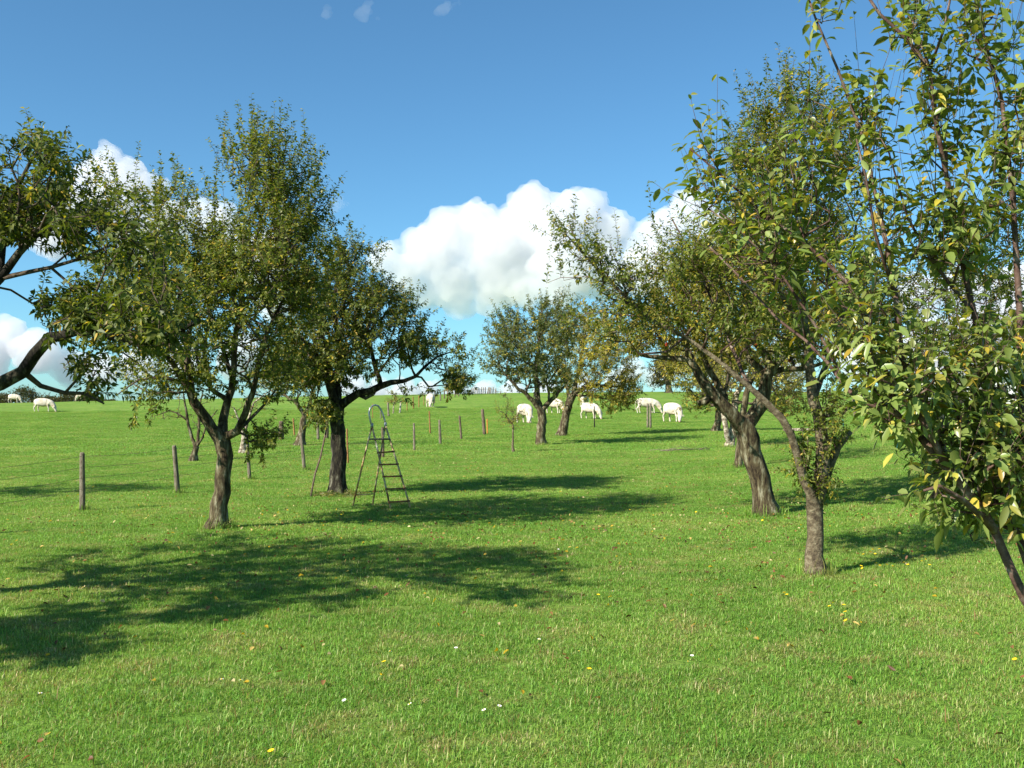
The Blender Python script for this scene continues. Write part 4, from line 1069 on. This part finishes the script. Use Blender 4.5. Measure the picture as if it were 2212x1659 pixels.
# ------------------------------------------------------------------ fences
def post(parent, origin, foot, px, py, rad, mat, k=8, taper=.85, split=False, name='post'):
    """foot: ground point, (px, py): where its top is seen, at the same depth"""
    top = P(px, py, foot[1])
    g = Geo(); lo = foot + np.array((0, 0, -.12))
    seed = int(abs(foot[0] * 100 + foot[1] * 37)) % 9999
    pts = [lerp(lo, top, t) for t in (0, .2, .4, .6, .8, .97, 1.0)]
    rr = [rad, rad, rad * .97, rad * .93, rad * .9, rad * taper, rad * taper * .8]
    g.tube(pts, rr, k, True, .07 if k > 5 else .02, seed)
    if parent is None:
        return g.build(name, M[mat], origin=foot), top
    g.v = [v - origin for v in g.v]
    return g.build(name, M[mat], parent), top
def wires(parent, origin, tops, feet, levels, sag=.03, rad=.0022, mat='wire'):
    for lv in levels:
        g = Geo(); pts = []
        for a in range(len(tops) - 1):
            A_, B2 = lerp(feet[a], tops[a], lv), lerp(feet[a + 1], tops[a + 1], lv)
            for t in (0, .25, .5, .75): pts.append(lerp(A_, B2, t) - np.array((0, 0, sag * 4 * t * (1 - t))))
        pts.append(lerp(feet[-1], tops[-1], lv))
        g.tube(pts, rad, 4, True); g.v = [v - origin for v in g.v]
        g.build('wire', M[mat], parent)
near = [((-130, 1160), (-134, 1012), .055, 'wood_grey'), ((178.5, 1103), (178, 977), .048, 'wood_grey'), ((385, 1066), (376, 962), .052, 'wood_grey'), ((540, 1036), (533.5, 945), .045, 'wood_grey'),
        ((658.5, 1015.5), (650, 934.6), .048, 'wood_grey'), ((752.3, 1001), (749.4, 925.8), .028, 'rust'), ((827.8, 988), (826, 922.4), .045, 'wood_brown'), ((895.5, 973), (894.2, 914), .045, 'wood_grey'),
        ((951.5, 958.5), (949.2, 906.8), .06, 'wood_grey'), ((997, 948.5), (992.5, 897.6), .055, 'wood_brown'), ((1047.2, 938.5), (1042, 884), .095, 'wood_brown')]
o1 = G(385, 1066)
fn = empty('wire_fence', o1, 'long wire fence on grey wooden posts between the lawn and the left hand pasture', 'fence')
tops, feet = [], []
for (bx, by), (tx, ty), rd, mt in near:
    f = G(bx, by); _, t = post(fn, o1, f, tx, ty, rd, mt, 10); feet.append(f); tops.append(t)
wires(fn, o1, tops, feet, (.93, .74, .56, .37), .03, .003)
# second run going up the hill
far_l = [((687.5, 949.5), (686.5, 901), .07, 'wood_grey'), ((741.3, 921), (741.2, 883), .05, 'wood_grey'), ((805, 903), (804.8, 871.6), .035, 'rust'), ((822.6, 904), (822, 887), .05, 'wood_grey'), ((839.5, 899.5), (837.8, 869), .10, 'wood_grey'), ((879.5, 886.5), (879.2, 862.5), .05, 'rust'), ((893.3, 883), (892.3, 856.6), .06, 'rust'), ((905, 879.8), (904.9, 855.3), .06, 'rust'),
         ((915.7, 875.8), (916, 850.8), .05, 'rust'), ((939, 871), (939, 845), .05, 'wood_brown'), ((951.5, 865.5), (951.5, 845.6), .10, 'wood_grey'), ((960, 861), (960, 843), .08, 'wood_brown'), ((966.5, 859), (966.5, 840), .05, 'rust'), ((982.7, 857.5), (982.7, 841), .07, 'wood_brown'), ((990.6, 856), (990.6, 838), .09, 'wood_brown')]
o2 = G(879.5, 886.5)
ff = empty('wire_fence', o2, 'far fence of rusty iron stakes and pale posts climbing the hill to the skyline', 'fence')
tops, feet = [], []
for (bx, by), (tx, ty), rd, mt in far_l:
    f = G(bx, by); _, t = post(ff, o2, f, tx, ty, rd, mt, 7); feet.append(f); tops.append(t)
wires(ff, o2, tops, feet, (.9, .5), .03, .004)
def single(label, cat, bx, by, tx, ty, rd, mt, name='post', k=8, group=None, Y=None):
    f = G(bx, by) if Y is None else on_ground(P(bx, by, Y)[0], Y)
    o, _ = post(None, None, f, tx, ty, rd, mt, k, name=name)
    return tag(o, label, cat, group)
single('short thick weathered wooden post beyond the fence, left of the bushy tree', 'post', 608, 949.2, 608, 909.7, .13, 'wood_brown', 'wooden_post', 10)
single('rusty iron stake just left of the bushy tree beyond the fence', 'stake', 636.6, 940.4, 633.6, 903.8, .05, 'rust', 'iron_stake', 6)
single('dark wooden post close behind the top of the leaning pole', 'post', 705.9, 947, 706.9, 899, .09, 'wood_brown', 'wooden_post')
single('rusty iron stake standing by itself left of the split pale post', 'stake', 929.4, 937, 927.4, 887.9, .045, 'rust', 'iron_stake', 6)
single('thin orange stake beside the thick corner post of the fence', 'stake', 1053, 937, 1052.4, 904.8, .04, 'orange_stake', 'stake', 6)
single('pale leaning guard post right of the small young tree on the far slope', 'post', 863.4, 892, 866.2, 866.4, .09, 'wood_pale', 'guard_post')
single('thin black iron stake in front of the grazing cow', 'stake', 1284.3, 924, 1283.6, 877, .045, 'bark_dark', 'iron_stake', 6)
f = G(1402, 924)
dp = empty('double_post', f, 'pair of grey wooden posts standing side by side in front of the cream cow', 'post')
post(dp, f, G(1399, 924), 1399, 871.5, .075, 'wood_grey'); post(dp, f, G(1405.2, 924.5), 1404.8, 871, .07, 'wood_grey')
single('short reddish post behind the slim forked tree on the right', 'post', 1848, 900, 1843.5, 862, .14, 'wood_brown', 'wooden_post')
single('thin teal stake beside the slim forked tree', 'stake', 1822.7, 927, 1820, 896, .03, 'teal_stake', 'stake', 6)
single('tall thin teal stake among the hanging plum leaves', 'stake', 1938, 971, 1936, 924, .03, 'teal_stake', 'stake', 6)

# pale picket fence on the crest
xs = np.array((1017, 1021.5, 1026, 1030.5, 1035, 1039, 1043, 1048, 1052.5, 1056, 1060, 1064.5, 1069, 1074, 1080))
Yp = 149.0
o3 = on_ground(P(1040, 849, Yp)[0], Yp)
pk = empty('picket_fence', o3, 'row of pale upright pickets on the skyline of the hill', 'fence')
r_ = np.random.default_rng(3)
tp_, ft_ = [], []
for k, x in enumerate(xs):
    f = on_ground(P(x, 849, Yp)[0], Yp + r_.uniform(-.3, .3)); h = 1.0 + r_.normal() * .05 if k < 13 else .55
    top = f + np.array((r_.normal() * .09 + .06, 0, h)); rd = .085 if k < 13 else .05
    g = Geo(); g.tube([f - np.array((0, 0, .2)), lerp(f, top, .5), top], [rd, rd, rd * .85], 6); g.v = [v - o3 for v in g.v]
    g.build('picket', M['wood_grey'] if k < 13 else M['wood_brown'], pk); tp_.append(top); ft_.append(f)
wires(pk, o3, tp_, ft_, (.7,), 0, .02, 'wood_brown')
# tiny posts on the right crest
for k, x in enumerate((1345, 1358, 1372)):
    pass
# hedge on the far left skyline
Yh = 175.0
r_ = np.random.default_rng(12)
hx = []
B_, D_, N_, L_ = [], [], [], []
n = 16000
px = r_.uniform(-160, 245, n)
prof = 16 + 5 * np.sin(px * .05) + 4 * np.sin(px * .13 + 1) + 3 * np.sin(px * .37) + np.where(np.abs(px - 58) < 22, 16 * np.sqrt(np.clip(1 - ((px - 58) / 22) ** 2, 0, 1)), 0)
prof = prof * np.clip((250 - px) / 60, .25, 1)
hh = prof * Yh / F_PX * r_.random(n) ** .6
yy = Yh + r_.normal(size=n) * 1.3
xx = (px - CX) / F_PX * Yh
zz = terrain(xx, yy)
zb = terrain(xx, np.full(n, 165.0)) - .2
B_ = np.column_stack([xx, yy, np.maximum(zz, zb) * 0 + zz + hh + np.clip(zb - zz, 0, 5) * (hh > 0)])
o4 = np.array((xx.mean(), Yh, zz.mean()))
C_ = np.array(((.05, .06, .02), (.075, .08, .03), (.09, .07, .035)))[r_.integers(0, 3, n)] * r_.uniform(.7, 1.3, (n, 1))
hd = empty('hedge', o4, 'long low dark hedge on the skyline behind the cows at the far left', 'hedge')
leaf_mesh('foliage', B_, unit(r_.normal(size=(n, 3))), r_.normal(size=(n, 3)), r_.uniform(.22, .42, n), r_.uniform(.12, .2, n), C_, M['leaf'], hd, o4)
g = Geo()
for k in range(70):
    x = r_.uniform(-160, 240); X = (x - CX) / F_PX * Yh; z0 = gz(X, Yh)
    g.tube([(X, Yh, z0 - .2), (X + r_.normal() * .2, Yh + r_.normal() * .3, z0 + 1.3), (X + r_.normal() * .5, Yh + r_.normal() * .6, z0 + 2.0)], [.07, .05, .02], 4)
g.v = [v - o4 for v in g.v]; tag(g.build('stems', M['twig'], hd), kind='stuff')

# farm building far right, mostly behind leaves
Yb = 120.0
c0 = on_ground(P(2085, 845, Yb)[0], Yb)
fb = empty('farm_building', c0, 'low farm shed with a pale wall and grey roof, glimpsed through the plum leaves', 'building')
white = rough_mat('wall_white', [(.3, (.62, .62, .60)), (.7, (.78, .78, .76))], 2, (1, 1, 1), .9, .1)
roofm = rough_mat('roof_grey', [(.3, (.20, .21, .22)), (.7, (.34, .35, .36))], 2, (1, 1, 1), .7, .1)
M['wall_white'] = white; M['roof_grey'] = roofm
def bpart(name, mat, boxes):
    g = Geo()
    for c, s in boxes: g.box(c, s)
    return g.build(name, M[mat], fb, False)
bpart('wall', 'wall_white', [((1, 0, 1.4), (15, 6, 3.4))])
g = Geo()
v = np.array([(-7.2, -3.6, 3.0), (9.2, -3.6, 3.0), (9.2, 0, 4.6), (-7.2, 0, 4.6), (-7.2, 3.6, 3.0), (9.2, 3.6, 3.0),
              (-7.2, -3.6, 3.15), (9.2, -3.6, 3.15), (9.2, 0, 4.78), (-7.2, 0, 4.78), (-7.2, 3.6, 3.15), (9.2, 3.6, 3.15)], float)
g.add(v, [(0, 1, 2, 3), (3, 2, 5, 4), (6, 9, 8, 7), (9, 10, 11, 8), (0, 6, 7, 1), (4, 5, 11, 10), (0, 3, 9, 6), (3, 4, 10, 9), (1, 7, 8, 2), (2, 8, 11, 5)])
g.build('roof', M['roof_grey'], fb, False)
bpart('gable', 'wall_white', [((-6.3, 0, 3.4), (.2, 3.4, .9))]); bpart('gable', 'wall_white', [((8.3, 0, 3.4), (.2, 3.4, .9))])
bpart('door', 'bark_dark', [((-2.5, -3.03, .9), (2.6, .06, 2.3))])
bpart('window', 'bark_dark', [((2.8, -3.03, 1.6), (1.1, .05, .9))]); bpart('window', 'bark_dark', [((5.6, -3.03, 1.6), (1.1, .05, .9))])

# ------------------------------------------------------------------ dead twigs lying on the lawn
c0 = G(1480, 976); g = Geo(); r_ = np.random.default_rng(8)
for k in range(11):
    a = np.array((r_.normal() * .7, r_.normal() * .35, 0)); d = unit(np.array((1.0, r_.normal() * .5 + .3, 0))); L = r_.uniform(.3, .9)
    pts = [c0 + a + d * L * t + np.array((r_.normal() * .03, r_.normal() * .03, r_.random() * .2 * (1 - abs(t - .5)) + .03)) for t in (0, .35, .7, 1)]
    g.tube(pts, [.010, .008, .006, .003], 5)
g.tube([c0 + np.array((-.9, -.3, .05)), c0 + np.array((-.2, 0, .08)), c0 + np.array((.6, .5, .08)), c0 + np.array((1.1, 1.1, .1))], [.018, .016, .012, .006], 6)
tag(g.build('fallen_branch', M['wood_grey'], origin=c0), 'dead brown branch with twigs lying on the lawn right of the double post', 'branch')
# chopped log seat right
c0 = G(1735, 932); g = Geo()
g.tube([c0 + np.array((-.9, .1, .07)), c0 + np.array((0, 0, .09)), c0 + np.array((.8, -.1, .06))], [.06, .075, .05], 8, True, .06, 4)
tag(g.build('log', M['bark_pale'], origin=c0), 'cut pale log lying on the bare soil behind the slim forked tree', 'log')

# ------------------------------------------------------------------ flowers and fallen leaves
white_p = rough_mat('petal_white', [(.3, (.75, .75, .75)), (.7, (.85, .85, .85))], 30, (1, 1, 1), .7, 0)
yel_p = rough_mat('petal_yellow', [(.3, (.72, .45, .01)), (.7, (.82, .58, .02))], 30, (1, 1, 1), .7, 0)
stem_g = rough_mat('flower_stem', [(.3, (.08, .16, .03)), (.7, (.12, .22, .05))], 30, (1, 1, 1), .7, 0)
def flower_proto(kind):
    hs = []
    g = Geo(); n = 14 if kind == 'daisy' else 18
    R = .0145 if kind == 'daisy' else .019; z = .065 if kind == 'daisy' else .06
    for k in range(n):
        a = 2 * math.pi * k / n; ca, sa = math.cos(a), math.sin(a); w = R * .2
        zt = z + (.002 if kind == 'daisy' else .006)
        v = [(ca * R * .25 - sa * w * .6, sa * R * .25 + ca * w * .6, z), (ca * R * .25 + sa * w * .6, sa * R * .25 - ca * w * .6, z), (ca * R + sa * w, sa * R - ca * w, zt), (ca * R - sa * w, sa * R + ca * w, zt)]
        g.add(v, [(0, 1, 2, 3)])
    hs.append(('petals', g, white_p if kind == 'daisy' else yel_p))
    g = Geo(); g.tube([(0, 0, z - .004), (0, 0, z + .002), (0, 0, z + .006)], [R * .35, R * .36, R * .15], 8); hs.append(('centre', g, yel_p))
    g = Geo(); g.tube([(0, 0, -.01), (.003, 0, z * .5), (0, 0, z - .003)], [.0012] * 3, 4); hs.append(('stem', g, stem_g))
    out = []
    for nme, g, mt in hs:
        o = g.build(nme, mt); out.append((nme, o.data)); bpy.data.objects.remove(o)
    return out
fp = {'daisy': flower_proto('daisy'), 'dandelion': flower_proto('dandelion')}
r_ = np.random.default_rng(77)
def flower(kind, px, py, label, group, sc=1.0):
    p = G(px, py)
    rt = empty(kind, p, label, 'flower', group)
    rt.rotation_euler = (r_.normal() * .25 + .1, r_.normal() * .25, r_.uniform(0, 6)); rt.scale = (sc, sc, sc)
    for nme, me in fp[kind]:
        o = bpy.data.objects.new(nme, me); COL.objects.link(o); o.parent = rt
for px, py in ((1075, 1546), (1052, 1553), (1254, 1424), (1163, 1397), (1494, 1432), (1555, 1443), (1487, 1449), (522, 1489), (479, 1488), (86, 1518), (895, 1540), (837, 1424), (985, 1415), (1206, 1195), (750, 1530), (1322, 1290)):
    flower('daisy', px, py, 'small white daisy in the open lawn', 'white daisies in the lawn', .85)
for px, py in ((836, 1446), (817, 1474), (1292, 1297), (1273, 1463), (590, 1645), (1700, 1297), (1695, 1293), (1800, 1315), (1796, 1322), (1822, 1320), (1828, 1335), (1835, 1352), (1857, 1357), (1840, 1228), (1858, 1232), (1870, 1236), (1880, 1220), (1893, 1226), (1900, 1232), (1912, 1230), (1928, 1232), (1890, 1206), (1868, 1207), (1956, 1205), (1966, 1230), (1990, 1222), (1996, 1218), (2010, 1231), (1562, 1178), (1570, 1172), (1472, 1110), (1503, 1112), (1360, 1107), (1650, 1130), (2196, 1440), (1900, 1195), (1885, 1196), (735, 1118), (742, 1116), (728, 1120)):
    flower('dandelion', px + r_.normal() * 2, py, 'small yellow flower in the lawn', 'yellow flowers in the lawn', .85)
# fallen leaves: nobody could count them
n = 1500
cx_ = np.concatenate([r_.uniform(-9, 9, 1500), r_.normal(-2.0, 2.2, 600), r_.normal(3.6, 2.0, 600)])
cy_ = np.concatenate([5 + 30 * r_.random(1500) ** .9, r_.normal(15, 3.6, 600), r_.normal(15, 4, 600)])
k = (cy_ > 4.6) & (np.abs(cx_) < cy_ * .6 + 1); cx_, cy_ = cx_[k], cy_[k]; n = len(cx_)
B_ = np.column_stack([cx_, cy_, terrain(cx_, cy_) + .028 + .02 * r_.random(n)])
D_ = unit(r_.normal(size=(n, 3)) * np.array((1, 1, .3)))
N_ = unit(r_.normal(size=(n, 3)) * .5 + np.array((0, 0, 1.0)))
C_ = np.array(((.55, .38, .12), (.50, .33, .02), (.22, .09, .04), (.30, .15, .06), (.14, .07, .035), (.62, .50, .26), (.20, .08, .03)))[r_.integers(0, 7, n)] * r_.uniform(.7, 1.15, (n, 1))
o = leaf_mesh('fallen_leaves', B_, D_, N_, r_.uniform(.03, .06, n), r_.uniform(.02, .036, n), C_, M['leaf'], None, np.zeros(3), True, .6, .2, r_.uniform(-.3, .4, n))
tag(o, 'yellow and brown fallen leaves scattered over the lawn', 'leaves', kind='stuff')
